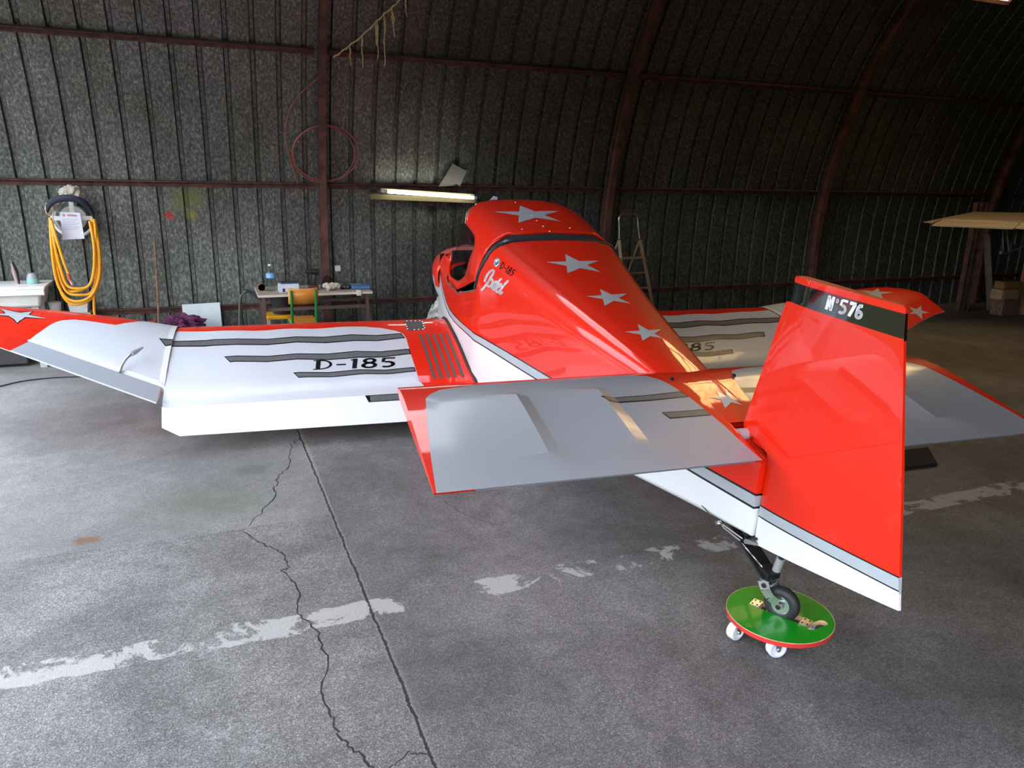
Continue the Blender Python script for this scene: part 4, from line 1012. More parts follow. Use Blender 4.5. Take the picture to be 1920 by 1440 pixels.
for (px, py, ax) in ((1379, 1182, (.19, -.98, 0)), (1455, 1214, (-.2, -.96, 0)), (None, (.13, -.02), (.5, -.85, 0)), (None, (.03, .13), (.3, -.95, 0))):
    c_ = (atz(px, py, .034) - DC) if px else Vector((*py, 0)); c_.z = .035; ax = Vector(ax).normalized()
    ca = thing('castor', 'x', 'x'); del ca['label']; del ca['category']; ca.parent = dolly; ca.location = c_
    mb = MB(); mb.lathe([(0, .009), (.010, .009), (.012, .008), (.024, .010), (.027, .016), (.032, .015), (.0345, .010), (.0345, -.010), (.032, -.015), (.027, -.016), (.024, -.010), (.012, -.008), (0, -.009)], (0, 0, 0), ax, 30); mb.build('castor_wheel', CAST, ca)
    mb = MB(); sd = ax.cross(Vector((0, 0, 1)))
    for s_ in (1, -1):
        o_ = ax*(.018*s_); mb.add([o_-sd*.006+Vector((0, 0, -.006)), o_+sd*.006+Vector((0, 0, -.006)), o_+sd*.018+Vector((0, 0, .044)), o_-sd*.018+Vector((0, 0, .044))], [(0, 1, 2, 3)])
    mb.add([ax*-.018+sd*s_*.018+Vector((0, 0, .044)) for s_ in (-1, 1)]+[ax*.018+sd*s_*.018+Vector((0, 0, .044)) for s_ in (1, -1)], [(0, 1, 2, 3)])
    mb.box((0, 0, .0465), (.05, .05, .004)); mb.tube([ax*-.022, ax*.022], .005, 8); mb.build('castor_fork', ALU, ca, smooth=False, solid=.002)

# ============================================================ THINGS ALONG THE BACK WALL
YW = 7.46
def onvault(px, py, off=.05):
    d = ray(px, py); r = VR-off; oy, oz = -VC, CAMH-VZ; A_ = d.y**2+d.z**2; B_ = 2*(oy*d.y+oz*d.z); C_ = oy*oy+oz*oz-r*r
    p = CAM + d*((-B_+math.sqrt(B_*B_-4*A_*C_))/2/A_)
    return p if p.z > VZ else aty(px, py, VC+VR-off)
PLAS = mat('white_plastic', (.74, .73, .69), .45, noise=(12, .06)); PLASG = mat('grey_plastic', (.42, .42, .40), .5); YEL = mat('yellow_hose', (.80, .36, .015), .4, noise=(20, .08)); WOOD = mat('weathered_wood', (.22, .13, .08), .7, noise=(30, .3))
CHW = mat('school_chair_plywood', (.62, .23, .035), .35, coat=.2, noise=(14, .12)); GRN = mat('green_enamel', (.008, .19, .035), .3); PAPER = mat('paper', (.72, .76, .86), .8)
def T2(px, py, y=7.3): return aty(px, py, y)
# hose reel with cushions, paper and the yellow hose
c = T2(137, 409, 7.30); reel = thing('hose_reel', 'white wall-mounted hose reel beside the sink, sheepskin and belt on top', 'hose reel', (c.x, YW, c.z))
L0 = Vector((0, -.16, 0))
mb = MB(); mb.tube(arc(L0, .152, 0, 2*math.pi, 40, (1, 0, 0), (0, 0, 1))[:-1], .013, 8, closed=True); mb.build('rim', PLAS, reel)
mb = MB(); mb.tube(arc((0, -.06, 0), .145, 0, 2*math.pi, 40, (1, 0, 0), (0, 0, 1))[:-1], .010, 8, closed=True)
mb.lathe([(.10, 0), (.10, .11)], (0, -.165, 0), (0, 1, 0), 24); mb.build('drum', PLASG, reel)
mb = MB()
for k in range(4):
    t = math.pi/4*0 + k*math.pi/2; mb.box(L0+Vector((math.cos(t)*.07, 0, math.sin(t)*.07)), (.14, .012, .035), 0, Matrix.Rotation(-t, 3, 'Y'))
mb.lathe([(.05, 0), (.05, .02), (0, .02)], L0+Vector((0, .0, 0)), (0, -1, 0), 20); mb.build('spokes', PLAS, reel)
mb = MB(); q = [T2(117.5, 402, 7.12), T2(158, 402, 7.12), T2(160, 447, 7.12), T2(118, 449, 7.12)]; o_ = Vector(reel.location)
pp = thing('paper_notice', 'white printed sheet hanging on the hose reel', 'notice', q[3]); o2 = Vector(pp.location); q = [T2(112, 397, 7.13)-o2, T2(150, 399, 7.13)-o2, T2(158.5, 447.5, 7.13)-o2, T2(117.5, 449.5, 7.13)-o2]
mb.add(q, [(0, 1, 2, 3)]); mb.build('sheet', PAPER, pp, smooth=False, solid=.002)
mb = MB(); INK = mat('faded_red_ink', (.55, .25, .25), .8); INK2 = mat('grey_ink', (.35, .36, .42), .8)
def onq(a, b): return (q[0]*(1-a)+q[1]*a)*(1-b)+(q[3]*(1-a)+q[2]*a)*b+Vector((0, -.0025, 0))
mb.add([onq(.35, .08), onq(.82, .08), onq(.82, .15), onq(.35, .15)], [(0, 1, 2, 3)], 0)
mb.lathe([(.010, 0), (.006, .0005)], onq(.18, .12), (0, -1, 0), 14, 0)
for k in range(9): mb.add([onq(.1, .24+k*.05), onq(.88-.1*(k % 3), .24+k*.05), onq(.88-.1*(k % 3), .25+k*.05), onq(.1, .25+k*.05)], [(0, 1, 2, 3)], 1)
mb.build('printing', [INK, INK2], pp, smooth=False)
# sheepskin and dark belt on top of the reel
FLE = mat('sheepskin', (.50, .46, .38), .95, noise=(60, .15), bump=(50, 1)); NAVY = mat('dark_webbing', (.022, .024, .045), .8)
def blob(pts, r, seed=1, n=10, squash=1.0, jit=.25):
    P = smoothline(pts, 12); m = len(P); mb = MB(); mb.tube(P, [max(.15*r, r*math.sin(math.pi*(i+.6)/(m+.2))**.6) for i in range(m)], max(20, n))
    for v in mb.v:
        q = Vector((seed*3.1, seed*1.7, 0))
        v += noise.noise_vector((v+q)*(1.1/r))*r*.42 + noise.noise_vector((v+q)*(3.2/r))*r*.20
    return mb
o_ = Vector(reel.location)
fl1 = blob([T2(90, 405, 7.16), T2(94, 390, 7.16), T2(104, 381, 7.16), T2(116, 377, 7.18)], .040, 3).build('sheepskin', FLE); tag(fl1, 'cream sheepskin roll draped over the hose reel, lower left end', 'sheepskin', 'sheepskin pieces on the hose reel')
fl2 = blob([T2(113, 368, 7.22), T2(124, 360, 7.22), T2(140, 359, 7.22), T2(155, 368, 7.22)], .050, 5).build('sheepskin', FLE); tag(fl2, 'cream sheepskin tuft on top of the hose reel behind the dark belt', 'sheepskin', 'sheepskin pieces on the hose reel')
mb = MB(); P = smoothline([T2(88, 392, 7.095), T2(95, 380, 7.065), T2(110, 373, 7.045), T2(130, 371.5, 7.035), T2(150, 376, 7.045), T2(166, 388, 7.075), T2(176, 404, 7.115)], 4)
vs = []
for p in P: vs += [p+Vector((0, 0, .028)), p+Vector((0, 0, -.028))]
mb.add(vs, [(2*i, 2*i+2, 2*i+3, 2*i+1) for i in range(len(P)-1)]); tag(mb.build('webbing_belt', NAVY, solid=.018), 'dark navy webbing belt looped over the top of the hose reel', 'belt')
mb = MB(); rnd = random.Random(4)
loops = [((96, 412), (112, 520), (150, 553), (180, 520), (172, 410), 7.044), ((94, 408), (106, 525), (148, 565), (186, 515), (176, 412), 7.032), ((97, 414), (114, 505), (146, 541), (176, 505), (168, 415), 7.020), ((95, 410), (109, 530), (146, 571), (188, 520), (178, 414), 7.056), ((98, 416), (112, 515), (144, 546), (180, 498), (170, 418), 7.068)]
for a_, b_, c_, d_, e_, y in loops:
    mb.tube(smoothline([T2(*a_, y+.04), T2((a_[0]+b_[0])/2-3, (a_[1]+b_[1])/2, y), T2(*b_, y), T2((b_[0]+c_[0])/2-4, (b_[1]+c_[1])/2+12, y-.01), T2(*c_, y-.02), T2((c_[0]+d_[0])/2+6, (c_[1]+d_[1])/2+12, y-.01), T2(*d_, y), T2((d_[0]+e_[0])/2+4, (d_[1]+e_[1])/2, y), T2(*e_, y+.05)], 6), .0110, 8)
mb.tube(smoothline([T2(96, 413, 7.04), T2(108, 455, 7.0), T2(120, 492, 6.99), T2(128, 513, 6.99)], 6), .0110, 8)
mb.tube(smoothline([T2(178, 420, 7.04), T2(182, 500, 7.04), T2(176, 560, 7.04), T2(178, 600, 7.04), T2(178, 640, 7.04)], 6), .0100, 8)
hose = mb.build('garden_hose', YEL); tag(hose, 'yellow garden hose hanging in loops from the white reel', 'hose')
mb = MB(); mb.tube([T2(128, 514, 6.99), T2(131, 525, 6.99)], .014, 8, 0); mb.tube([T2(131, 525, 6.99), T2(136, 534, 6.99)], .009, 8, 1); mb.build('hose_nozzle', [mat('orange_plastic', (.5, .09, .03), .5), mat('pink_plastic', (.7, .35, .35), .5)], hose)
# sink on the left with bottle and brush
q = T2(84, 537, 7.0); q0 = T2(-70, 537, 7.0)
sink = thing('wash_basin', 'white plastic utility basin against the back wall at the left edge', 'sink', (q.x-.45, 7.2, 0)); so = Vector(sink.location)
x0, x1 = q.x-.95-so.x, q.x-so.x; zt = q.z; zb = T2(80, 578, 7.0).z
mb = MB(); mb.box(((x0+x1)/2, 0, zt-.012), (x1-x0, .44, .024)); mb.box(((x0+x1)/2, -.205, zt-.045), (x1-x0-.01, .03, .05)); mb.build('rim', PLAS, sink, bevel=.006)
mb = MB(); a = [(x0+.03, -.19), (x1-.03, -.19), (x1-.03, .19), (x0+.03, .19)]; b = [(x0+.06, -.15), (x1-.06, -.15), (x1-.06, .16), (x0+.06, .16)]
mb.add([(x, y, zt-.02) for x, y in a]+[(x, y, zb) for x, y in b], [(0, 1, 5, 4), (1, 2, 6, 5), (2, 3, 7, 6), (3, 0, 4, 7), (4, 5, 6, 7)]); mb.build('bowl', PLAS, sink, bevel=.02)
DCAB = mat('dark_cabinet', (.03, .028, .027), .6)
for s_ in (x0+.12, x1-.10):
    mb = MB(); mb.box((s_, .12, zb/2), (.05, .05, zb)); mb.build('leg', PLASG, sink)
    mb = MB(); mb.box((s_, -.12, zb/2), (.05, .05, zb)); mb.build('leg', PLASG, sink)
mb = MB(); mb.box(((x0+x1)/2-.05, 0, .09), (x1-x0-.34, .16, .14)); tag(mb.build('storage_box', DCAB, bevel=.01), 'dark storage box on the floor under the white basin', 'box'); bpy.data.objects['storage_box'].location = so
bt = T2(63.5, 532, 7.22); B_ = tag(MB().lathe([(0, 0), (.042, 0), (.043, .045), (.036, .072), (.022, .086), (0, .088)], (0, 0, 0), (0, 0, 1), 20).build('soap_container', mat('grey_translucent_plastic', (.30, .34, .36), .3)), 'squat grey container with a green label on the basin rim', 'container'); B_.location = (bt.x, 7.2, zt)
lb = MB(); lb.lathe([(.0435, .012), (.0436, .04)], (0, 0, 0), (0, 0, 1), 20); lb.build('paper_label', mat('green_label', (.2, .5, .42), .6), B_)
bt = T2(33, 534, 7.2); mb = MB(); mb.tube([(0, 0, 0), (-.01, 0, .09), (-.02, .005, .17)], [.012, .016, .007], 8); mb.tube([(.012, 0, 0), (.008, 0, .1), (-.012, .0, .18)], [.008, .012, .008], 8, 1)
tag(mb.build('cleaning_brush', [mat('pinkish_wood', (.40, .28, .25), .7), BLKM]), 'worn wooden brush standing upright on the basin rim', 'brush').location = (bt.x, 7.2, zt)
# pots, shelf and trough under the hose
def pot(px0, px1, pyt, pyb, y, name, m): 
    a, b = T2(px0, pyt, y), T2(px1, pyt, y); r = (b.x-a.x)/2; zb_ = T2(px0, pyb, y).z; mb = MB(); mb.lathe([(r*.82, zb_-a.z), (r, -.01), (r*1.05, 0), (r*.95, .002), (r*.8, zb_-a.z+.01), (0, zb_-a.z+.01)], (0, 0, 0), (0, 0, 1), 24)
    o = mb.build(name, m); o.location = ((a.x+b.x)/2, y, a.z); return o
tag(pot(90, 115, 567, 583, 7.32, 'flower_pot', PLAS), 'small round white pot between the basin and the hose', 'pot')
mb = MB(); a, b = T2(129, 567, 7.33), T2(168, 584, 7.33); w_, h_ = b.x-a.x, a.z-b.z
mb.add([(x*k, y*k, z) for z, k in ((0, 1), (-h_, .86)) for x, y in ((-w_/2, -.06), (w_/2, -.06), (w_/2, .06), (-w_/2, .06))], [(0, 1, 5, 4), (1, 2, 6, 5), (2, 3, 7, 6), (3, 0, 4, 7), (4, 5, 6, 7)])
tr = mb.build('planter_trough', PLAS, solid=.004, smooth=False); tr.location = ((a.x+b.x)/2, 7.33, a.z); tag(tr, 'white rectangular planter trough below the yellow hose', 'planter')
mb = MB(); zs = min(T2(100, 583, 7.32).z, T2(130, 584, 7.33).z)-.002; xa, xb = T2(84, 584, 7.32).x, T2(172, 584, 7.32).x
mb.box(((xa+xb)/2, 7.33, zs-.012), (xb-xa, .18, .02)); sh_ = mb.build('wall_shelf', PLASG); tag(sh_, 'narrow grey shelf carrying the white pot and the trough', 'shelf')
for x_ in (xa+.05, xb-.05): m3 = MB(); m3.box((x_, 7.36, (zs-.02)/2), (.03, .08, zs-.02)); m3.build('leg', PLASG, sh_)
for k, (px, py) in enumerate(((100, 525), (106, 527))):
    mb = MB(); z1 = T2(px, py, 7.39).z; z0 = zs; mb.tube([(0, 0, 0), (.004, 0, z1-z0)], .008, 6); o = mb.build('plant_stake', BLKM); o.location = (T2(px, py, 7.39).x, 7.40, z0)
    tag(o, ['dark stake standing behind the round white pot, nearer the basin', 'dark stake standing behind the round white pot, nearer the hose'][k], 'stake', 'dark stakes behind the pot')
# stick, leaning board, cloth and red tray
a, b = T2(289, 446, 7.40), T2(292, 600, 7.2); b = Vector((b.x, 7.2, 0)); mb = MB(); mb.tube([b, b.lerp(a, .5)+Vector((.008, 0, 0)), a], .009, 7); tag(mb.build('wooden_stick', WOOD), 'thin wooden stick leaning upright against the wall', 'stick')
a, b, c_, d_ = T2(341, 571, 7.36), T2(412, 567, 7.36), T2(416, 608, 7.33), T2(342, 610, 7.33)
mb = MB(); k_ = .0; dn = Vector(((c_-b).x, (c_-b).y, (c_-b).z)).normalized(); hh = a.z/abs(dn.z)
mb.add([a, b, b+dn*(b.z/abs(dn.z)), a+dn*(a.z/abs(dn.z))], [(0, 1, 2, 3)]); tag(mb.build('white_panel', mat('pale_laminate', (.60, .68, .72), .4), smooth=False, solid=.022, off=1), 'pale white panel leaning on the lower wall rail', 'panel')
c_ = T2(343, 601, 7.1); rt_ = mat('plum_cloth', (.10, .02, .07), .95, noise=(40, .4)); rnd = random.Random(3); bm = bmesh.new(); bmesh.ops.create_icosphere(bm, subdivisions=4, radius=1)
for v in bm.verts:
    n_ = v.co.normalized(); k = 1+.22*math.sin(n_.x*9+n_.y*5)+.16*math.sin(n_.z*14+n_.x*11)+.1*math.sin(n_.y*23+n_.z*7); v.co = Vector((n_.x*.15, n_.y*.10, max(-.02, n_.z*.07)))*k
me = bpy.data.meshes.new('cloth'); bm.to_mesh(me); bm.free(); me.materials.append(rt_); cl = bpy.data.objects.new('crumpled_cloth', me); COL.objects.link(cl)
cl.location = (c_.x, 7.05, c_.z-.015); tag(cl, 'crumpled plum-coloured cloth in front of the white panel', 'cloth')
zc = c_.z-.05
mb = MB(); xa = T2(235, 600, 7.05).x; xb = T2(385, 600, 7.05).x
mb.box(((xa+xb)/2, 7.05, zc-.02), (xb-xa, .22, .025)); bn = mb.build('low_bench', WOOD); tag(bn, 'low wooden bench under the cloth and the red toolbox', 'bench')
for x_ in (xa+.06, xb-.06): m3 = MB(); m3.box((x_, 7.05, (zc-.03)/2), (.04, .2, zc-.033)); m3.build('leg', WOOD, bn)
c_ = T2(266, 595, 7.05); mb = MB(); mb.add([(x, y, z) for x, y, z in ((-.12, -.06, 0), (.10, -.06, 0), (.10, .06, 0), (-.12, .06, 0), (-.13, -.065, .035), (.105, -.065, .075), (.105, .065, .075), (-.13, .065, .035))], [(0, 1, 5, 4), (1, 2, 6, 5), (2, 3, 7, 6), (3, 0, 4, 7), (0, 3, 2, 1), (4, 5, 6, 7)])
o = mb.build('tool_tray', mat('red_plastic', (.55, .02, .02), .35), bevel=.005, smooth=False); o.location = (c_.x, 7.05, zc-.007); tag(o, 'red wedge-shaped plastic tray just behind the wing leading edge', 'tray')
# work table
ty0, ty1 = 6.72, 7.25; zt = T2(500, 553, 6.72).z
xa, xb = T2(484, 550, 6.8).x-.0, T2(695, 546, 6.8).x
tab = thing('work_table', 'small pale-topped work table in front of the wall post', 'table', ((xa+xb)/2, (ty0+ty1)/2, 0)); to = Vector(tab.location); hw = (xb-xa)/2
TOPM = mat('table_top', (.40, .33, .25), .6, noise=(20, .2)); EDG = mat('table_edge', (.62, .55, .45), .5)
mb = MB(); mb.box((0, 0, zt-.010), (2*hw, ty1-ty0, .018), 0); mb.box((0, -(ty1-ty0)/2-.003, zt-.011), (2*hw, .008, .02), 1); mb.box((-hw-.003, 0, zt-.011), (.008, ty1-ty0, .02), 1); mb.build('table_top', [TOPM, EDG], tab, smooth=False)
TF = mat('brown_steel_tube', (.10, .06, .05), .5)
for sx in (-1, 1):
    for sy in (-1, 1): mb = MB(); mb.box((sx*(hw-.04), sy*.22, (zt-.02)/2), (.028, .028, zt-.02)); mb.build('leg', TF, tab, smooth=False)
mb = MB(); mb.box((0, -.2, zt-.14), (2*hw-.08, .02, .03)); mb.box((0, .2, zt-.14), (2*hw-.08, .02, .03)); mb.build('apron', TF, tab, smooth=False)
def ontab(px, y): return Vector((T2(px, 545, y).x, y, zt-.001))
# bottle
p = ontab(509, 6.95); bo = thing('water_bottle', 'clear plastic water bottle with a blue label on the table', 'bottle', p)
MB().lathe([(0, 0), (.036, .002), (.038, .02), (.036, .05), (.038, .06), (.036, .09), (.038, .1), (.038, .15), (.034, .175), (.018, .2), (.013, .21), (.013, .222)], (0, 0, 0), (0, 0, 1), 24).build('bottle_body', CLEAR, bo)
MB().lathe([(.0155, .222), (.0155, .236), (0, .237)], (0, 0, 0), (0, 0, 1), 16).build('cap', mat('white_cap', (.8, .8, .85), .4), bo)
MB().lathe([(.0388, .118), (.0388, .158)], (0, 0, 0), (0, 0, 1), 24).build('label_band', mat('blue_label', (.22, .48, .75), .4), bo)
p = ontab(491, 6.98); mb = MB(); mb.lathe([(.030, 0), (.030, .016), (.030, .05), (.03, .052), (.018, .054), (.018, .006), (.03, .0)], Vector((0, 0, .03)), (0, 1, 0), 20); 
o = mb.build('tape_roll', mat('orange_tape', (.65, .17, .02), .4)); o.location = p; tag(o, 'orange roll of tape standing at the table end beside the bottle', 'tape roll')
p = ontab(541, 6.90); bx = thing('paper_box', 'pale printed box lying on the table beside the bottle', 'box', p); mb = MB(); mb.box((0, 0, .035), (.17, .11, .07)); mb.build('carton', mat('pale_print', (.62, .66, .78), .6, noise=(70, .15)), bx, smooth=False)
mb = MB(); mb.box((.01, .01, .078), (.145, .08, .014)); mb.box((-.045, -.057, .018), (.02, .003, .03)); mb.build('dark_lid', mat('navy_card', (.02, .025, .07), .5), bx, smooth=False)
# cordless drill
p = ontab(588, 6.92); dr = thing('cordless_drill', 'black cordless drill standing upright on the table', 'drill', p)
mb = MB(); mb.lathe([(.006, -.07), (.012, -.068), (.017, -.045), (.017, -.03), (.024, -.025), (.027, .03), (.024, .055), (0, .058)], (0, 0, .165), (1, 0, 0), 18); mb.build('drill_body', BLKM, dr)
mb = MB(); mb.box((.012, 0, .095), (.036, .032, .10), 0, Matrix.Rotation(.2, 3, 'Y')); mb.build('handle', BLKM, dr, bevel=.008)
mb = MB(); mb.box((.0, 0, .025), (.085, .06, .045)); mb.build('battery', mat('red_black_plastic', (.07, .02, .02), .5), dr, bevel=.006)
# clear dust bag, white cloth, tools, blue case, white lamp
BAG = bpy.data.materials.new('clear_bag'); glassmat(BAG, (.62, .60, .62), 1.3)
mb = MB(); mb.add([(-.05, 0, 0), (.11, -.01, 0), (.07, .02, .06), (.045, .02, .105), (-.0, .02, .115), (-.045, .02, .05)], [(0, 1, 2, 3, 4, 5)]); o = mb.build('plastic_bag', BAG, solid=.03, off=1); o.location = ontab(612, 7.0); tag(o, 'limp clear plastic bag behind the drill, against the post', 'bag')
o = blob([(-.06, 0, .02), (-.03, 0, .035), (.0, -.01, .022), (.05, 0, .03), (.1, 0, .02)], .030, 12, 8).build('cotton_rag', mat('cream_cotton', (.52, .48, .40), .9, bump=(40, .8))); o.location = ontab(618, 6.86)+Vector((0, 0, .012)); tag(o, 'crumpled cream rag between the drill and the blue case', 'rag')
o = blob([(-.06, 0, .018), (0, .0, .024), (.06, 0, .018)], .024, 22, 8).build('leather_glove', BLKM); o.location = ontab(649, 6.9); tag(o, 'black glove lying beside the cream rag', 'glove')
p = ontab(676, 6.88); cs_ = thing('socket_case', 'flat blue tool case at the right end of the table', 'case', p); mb = MB(); mb.box((0, 0, .02), (.17, .09, .04)); mb.build('case_shell', mat('blue_plastic', (.03, .13, .30), .4), cs_, bevel=.006)
mb = MB()
for k in range(7): mb.tube([(-.07+k*.022, -.047, .02), (-.07+k*.022, -.049, .02)], .006, 6)
mb.build('sockets', STEEL, cs_)
p = T2(673, 546, 6.70); mb = MB(); mb.box((0, 0, 0), (.04, .02, .045)); mb.box((0, .02, .018), (.035, .05, .012)); o = mb.build('bench_clamp', mat('white_clamp', (.6, .6, .56), .5), bevel=.003); o.location = (p.x, ty0-.018, zt-.01); tag(o, 'small white clamp gripping the table edge below the blue case', 'clamp')
# chair
chx0, chx1 = T2(541, 560, 6.45).x, T2(597, 560, 6.45).x; cw_ = chx1-chx0
ch_ = thing('school_chair', 'small school chair with orange plywood seat and green steel frame', 'chair', ((chx0+chx1)/2, 6.62, 0))
zb1, zb0 = T2(570, 541, 6.45).z, T2(570, 570, 6.45).z; zs_ = T2(570, 600, 6.6).z
mb = MB(); n = 9; vs = []
for z in (zb0, (zb0+zb1)/2, zb1):
    for k in range(n): t = -1+2*k/(n-1); vs.append((t*cw_/2*(1 if z < zb1 else .97), -.17+.0-.03*(1-t*t)+.03+(-.02 if z > zb0 else 0), z+(.006*(t*t) if z == zb1 else 0)))
mb.add(vs, [(r*n+k, r*n+k+1, (r+1)*n+k+1, (r+1)*n+k) for r in range(2) for k in range(n-1)]); mb.build('backrest', CHW, ch_, solid=.010)
mb = MB(); mb.box((0, .02, zs_), (cw_*.92, .32, .012)); mb.build('seat', CHW, ch_, bevel=.02)
for s_ in (-1, 1):
    mb = MB(); x_ = s_*(cw_/2-.022)
    mb.tube(smoothline([(x_, -.195, zb1-.01), (x_, -.185, zb0), (x_, -.15, zs_+.03), (x_, -.15, zs_-.03), (x_, -.18, .18), (x_, -.22, .012)], 5), .0115, 8); mb.build('rear_leg', GRN, ch_)
    mb = MB(); mb.tube(smoothline([(x_, -.15, zs_-.02), (x_, .0, zs_-.02), (x_, .15, zs_-.025), (x_, .18, zs_-.08), (x_, .2, .012)], 5), .0115, 8); mb.build('front_leg', GRN, ch_)
mb = MB(); mb.tube([(-cw_/2+.02, -.15, zs_-.018), (cw_/2-.02, -.15, zs_-.018)], .009, 8); mb.build('cross_bar', GRN, ch_)
# stool with yellow seat, black bucket
zy = T2(525, 588, 6.95).z; p = T2(525, 590, 6.95); ys = thing('yellow_stool', 'low stool with a yellow top under the table, black bucket on it', 'stool', (p.x, 6.95, 0)); wY = T2(553, 588, 6.95).x-T2(499, 588, 6.95).x
mb = MB(); mb.box((0, 0, zy-.015), (wY, .24, .035)); mb.build('seat', mat('yellow_plastic', (.80, .40, .01), .4), ys, bevel=.01)
for sx in (-1, 1):
    for sy in (-1, 1): mb = MB(); mb.box((sx*(wY/2-.02), sy*.1, (zy-.03)/2), (.024, .024, zy-.03)); mb.build('leg', PLASG, ys, smooth=False)
zk = T2(525, 556, 6.95).z; mb = MB(); h_ = zt-.04-zy; mb.lathe([(0, 0), (.075, 0), (.085, .03), (.10, h_*.9), (.104, h_*.9), (.104, h_), (.097, h_), (.08, .03), (0, .02)], (0, 0, 0), (0, 0, 1), 26); o = mb.build('plastic_bucket', mat('black_plastic', (.02, .02, .024), .5)); o.location = (p.x+.02, 6.95, zy+.002); tag(o, 'black plastic bucket on the yellow stool under the table', 'bucket')
# black vacuum hose arching left of the table
mb = MB(); mb.tube(smoothline([T2(449, 640, 7.0), T2(449, 580, 7.0), T2(452, 555, 7.0), T2(462, 545, 7.0)], 6), .008, 8, 1); mb.tube(smoothline([T2(461, 546, 7.0), T2(466, 546, 7.0), T2(480, 555, 6.98), T2(494, 566, 6.95)], 6), .015, 8, 0)
for k in range(5): pass
o = mb.build('vacuum_hose', [RUB, mat('olive_cable', (.10, .10, .07), .6)]); tag(o, 'bent black hose arching up left of the table', 'hose')
mb = MB(); p = T2(449, 640, 7.0); zf = p.z; mb.tube([(p.x, 7.0, .10), (p.x, 7.0, zf)], .008, 8, 0); mb.lathe([(0, 0), (.09, 0), (.09, .1), (.05, .13), (0, .13)], (p.x, 7.0, 0), (0, 0, 1), 20); mb.build('foot_weight', BLKM, o)
p = T2(660, 599, 6.9); mb = MB(); mb.lathe([(0, 0), (.05, .0), (.052, p.z*.8), (.04, p.z), (0, p.z+.02)], (0, 0, 0), (0, 0, 1), 16); o = mb.build('red_canister', [mat('red_can', (.55, .03, .03), .4)]); o.location = (p.x, 6.9, 0); tag(o, 'red canister with a black top showing behind the wing, right of the table', 'canister')
mb = MB(); mb.lathe([(.053, p.z*.85), (.053, p.z), (.03, p.z+.03), (0, p.z+.035)], (0, 0, 0), (0, 0, 1), 16); mb.build('lid', BLKM, o)
# socket outlet on the wall by the post
p = T2(633, 503, 7.42); so_ = thing('wall_socket', 'small white electric socket on the sheet wall right of the post', 'socket', p)
mb = MB(); mb.box((0, 0, -.0), (.05, .07, .055)); mb.build('socket_body', mat('dusty_white', (.5, .5, .47), .6), so_, bevel=.006)
mb = MB(); mb.tube(smoothline([(-.02, .0, .03), (-.03, 0, .12), (-.028, 0, .2), (-.04, .0, .32)], 5), .006, 6); mb.build('cable', BLKM, so_)
# tube lamp
a, b = T2(716, 357, 7.22), T2(892, 368, 7.22); lamp = thing('fluorescent_lamp', 'lit fluorescent tube lamp hung from the middle wall rail', 'lamp', (a+b)/2); lo = Vector(lamp.location); d = (b-a).normalized(); LN = (b-a).length
Rm = Matrix.Rotation(-math.asin(d.z), 3, 'Y'); HOUS = mat('lamp_housing', (.24, .20, .13), .5, noise=(10, .2))
mb = MB(); mb.box((0, .05, .0), (LN, .05, .040), 0, Rm); mb.build('housing', HOUS, lamp, bevel=.003)
c0, c1 = T2(726, 359.5, 7.19)-lo, T2(888, 371, 7.19)-lo
TUBE = mat('lit_tube', (1, 1, 1), .5, emit=((1.0, .96, .80), 14))
MB().tube([c0, c1], .014, 12).build('tube', TUBE, lamp)
LC = mat('lamp_cap', (.5, .5, .48), .4)
MB().tube([c0+(c0-c1).normalized()*.03, c0], .019, 10).build('end_cap', LC, lamp); MB().tube([c1, c1+(c1-c0).normalized()*.03], .019, 10).build('end_cap', LC, lamp)
a2, b2 = T2(695, 366, 7.28)-lo, T2(893, 374, 7.28)-lo
mb = MB(); mb.add([a2+Vector((0, 0, .012)), b2+Vector((0, 0, .012)), b2+Vector((0, .02, -.035)), a2+Vector((0, .02, -.035))], [(0, 1, 2, 3)]); mb.build('reflector', mat('olive_reflector', (.20, .17, .09), .5), lamp, solid=.006, smooth=False)
# bent sheet-metal plate above the lamp
mb = MB(); mb.add([T2(822, 350, 7.36), T2(849, 307, 7.36), T2(875.5, 321, 7.36), T2(862, 350, 7.36), T2(856, 345, 7.36), T2(850, 348, 7.36)], [(0, 1, 2, 3, 4, 5)]); tag(mb.build('metal_plate', mat('dull_grey_metal', (.20, .20, .185), .5, metal=.3), smooth=False, solid=.004), 'tilted grey metal plate tucked behind the rail above the lamp', 'plate')
mb = MB(); mb.add([T2(915, 380, 7.3), T2(925, 367.5, 7.3), T2(933, 369.5, 7.3), T2(931.5, 376, 7.3), T2(925, 374, 7.3), T2(920, 382, 7.3)], [(0, 1, 2, 3, 4, 5)]); o = mb.build('hook_bracket', PAPER, smooth=False, solid=.006); tag(o, 'small white bracket on the wall just above the canopy roof', 'bracket')
# red cable coil and string garland
CAB = mat('dusty_red_cable', (.30, .09, .07), .6); mb = MB(); c_ = T2(612, 290, 7.33); c_.y = 7.35
def oval(cx, cy, rx, ry, y, a0=0, a1=360, n=30): return [onvault(cx+rx*math.cos(math.radians(a0+(a1-a0)*k/n)), cy-ry*math.sin(math.radians(a0+(a1-a0)*k/n)), y) for k in range(n+1)]
mb.tube(oval(606, 289, 59, 53, .045), .006, 6); mb.tube(oval(611, 287, 62, 52, .062), .006, 6)
mb.tube(smoothline([onvault(*p, .05) for p in ((604, 141), (580, 160), (556, 185), (541, 215), (536, 260), (545, 300), (552, 325), (559, 345))], 5), .006, 6)
tag(mb.build('cable_coil', CAB), 'dusty red cable coil hanging on the wall post', 'cable')
STR = mat('straw_twine', (.62, .46, .22), .9, noise=(50, .2)); mb = MB(); Yg = 6.75
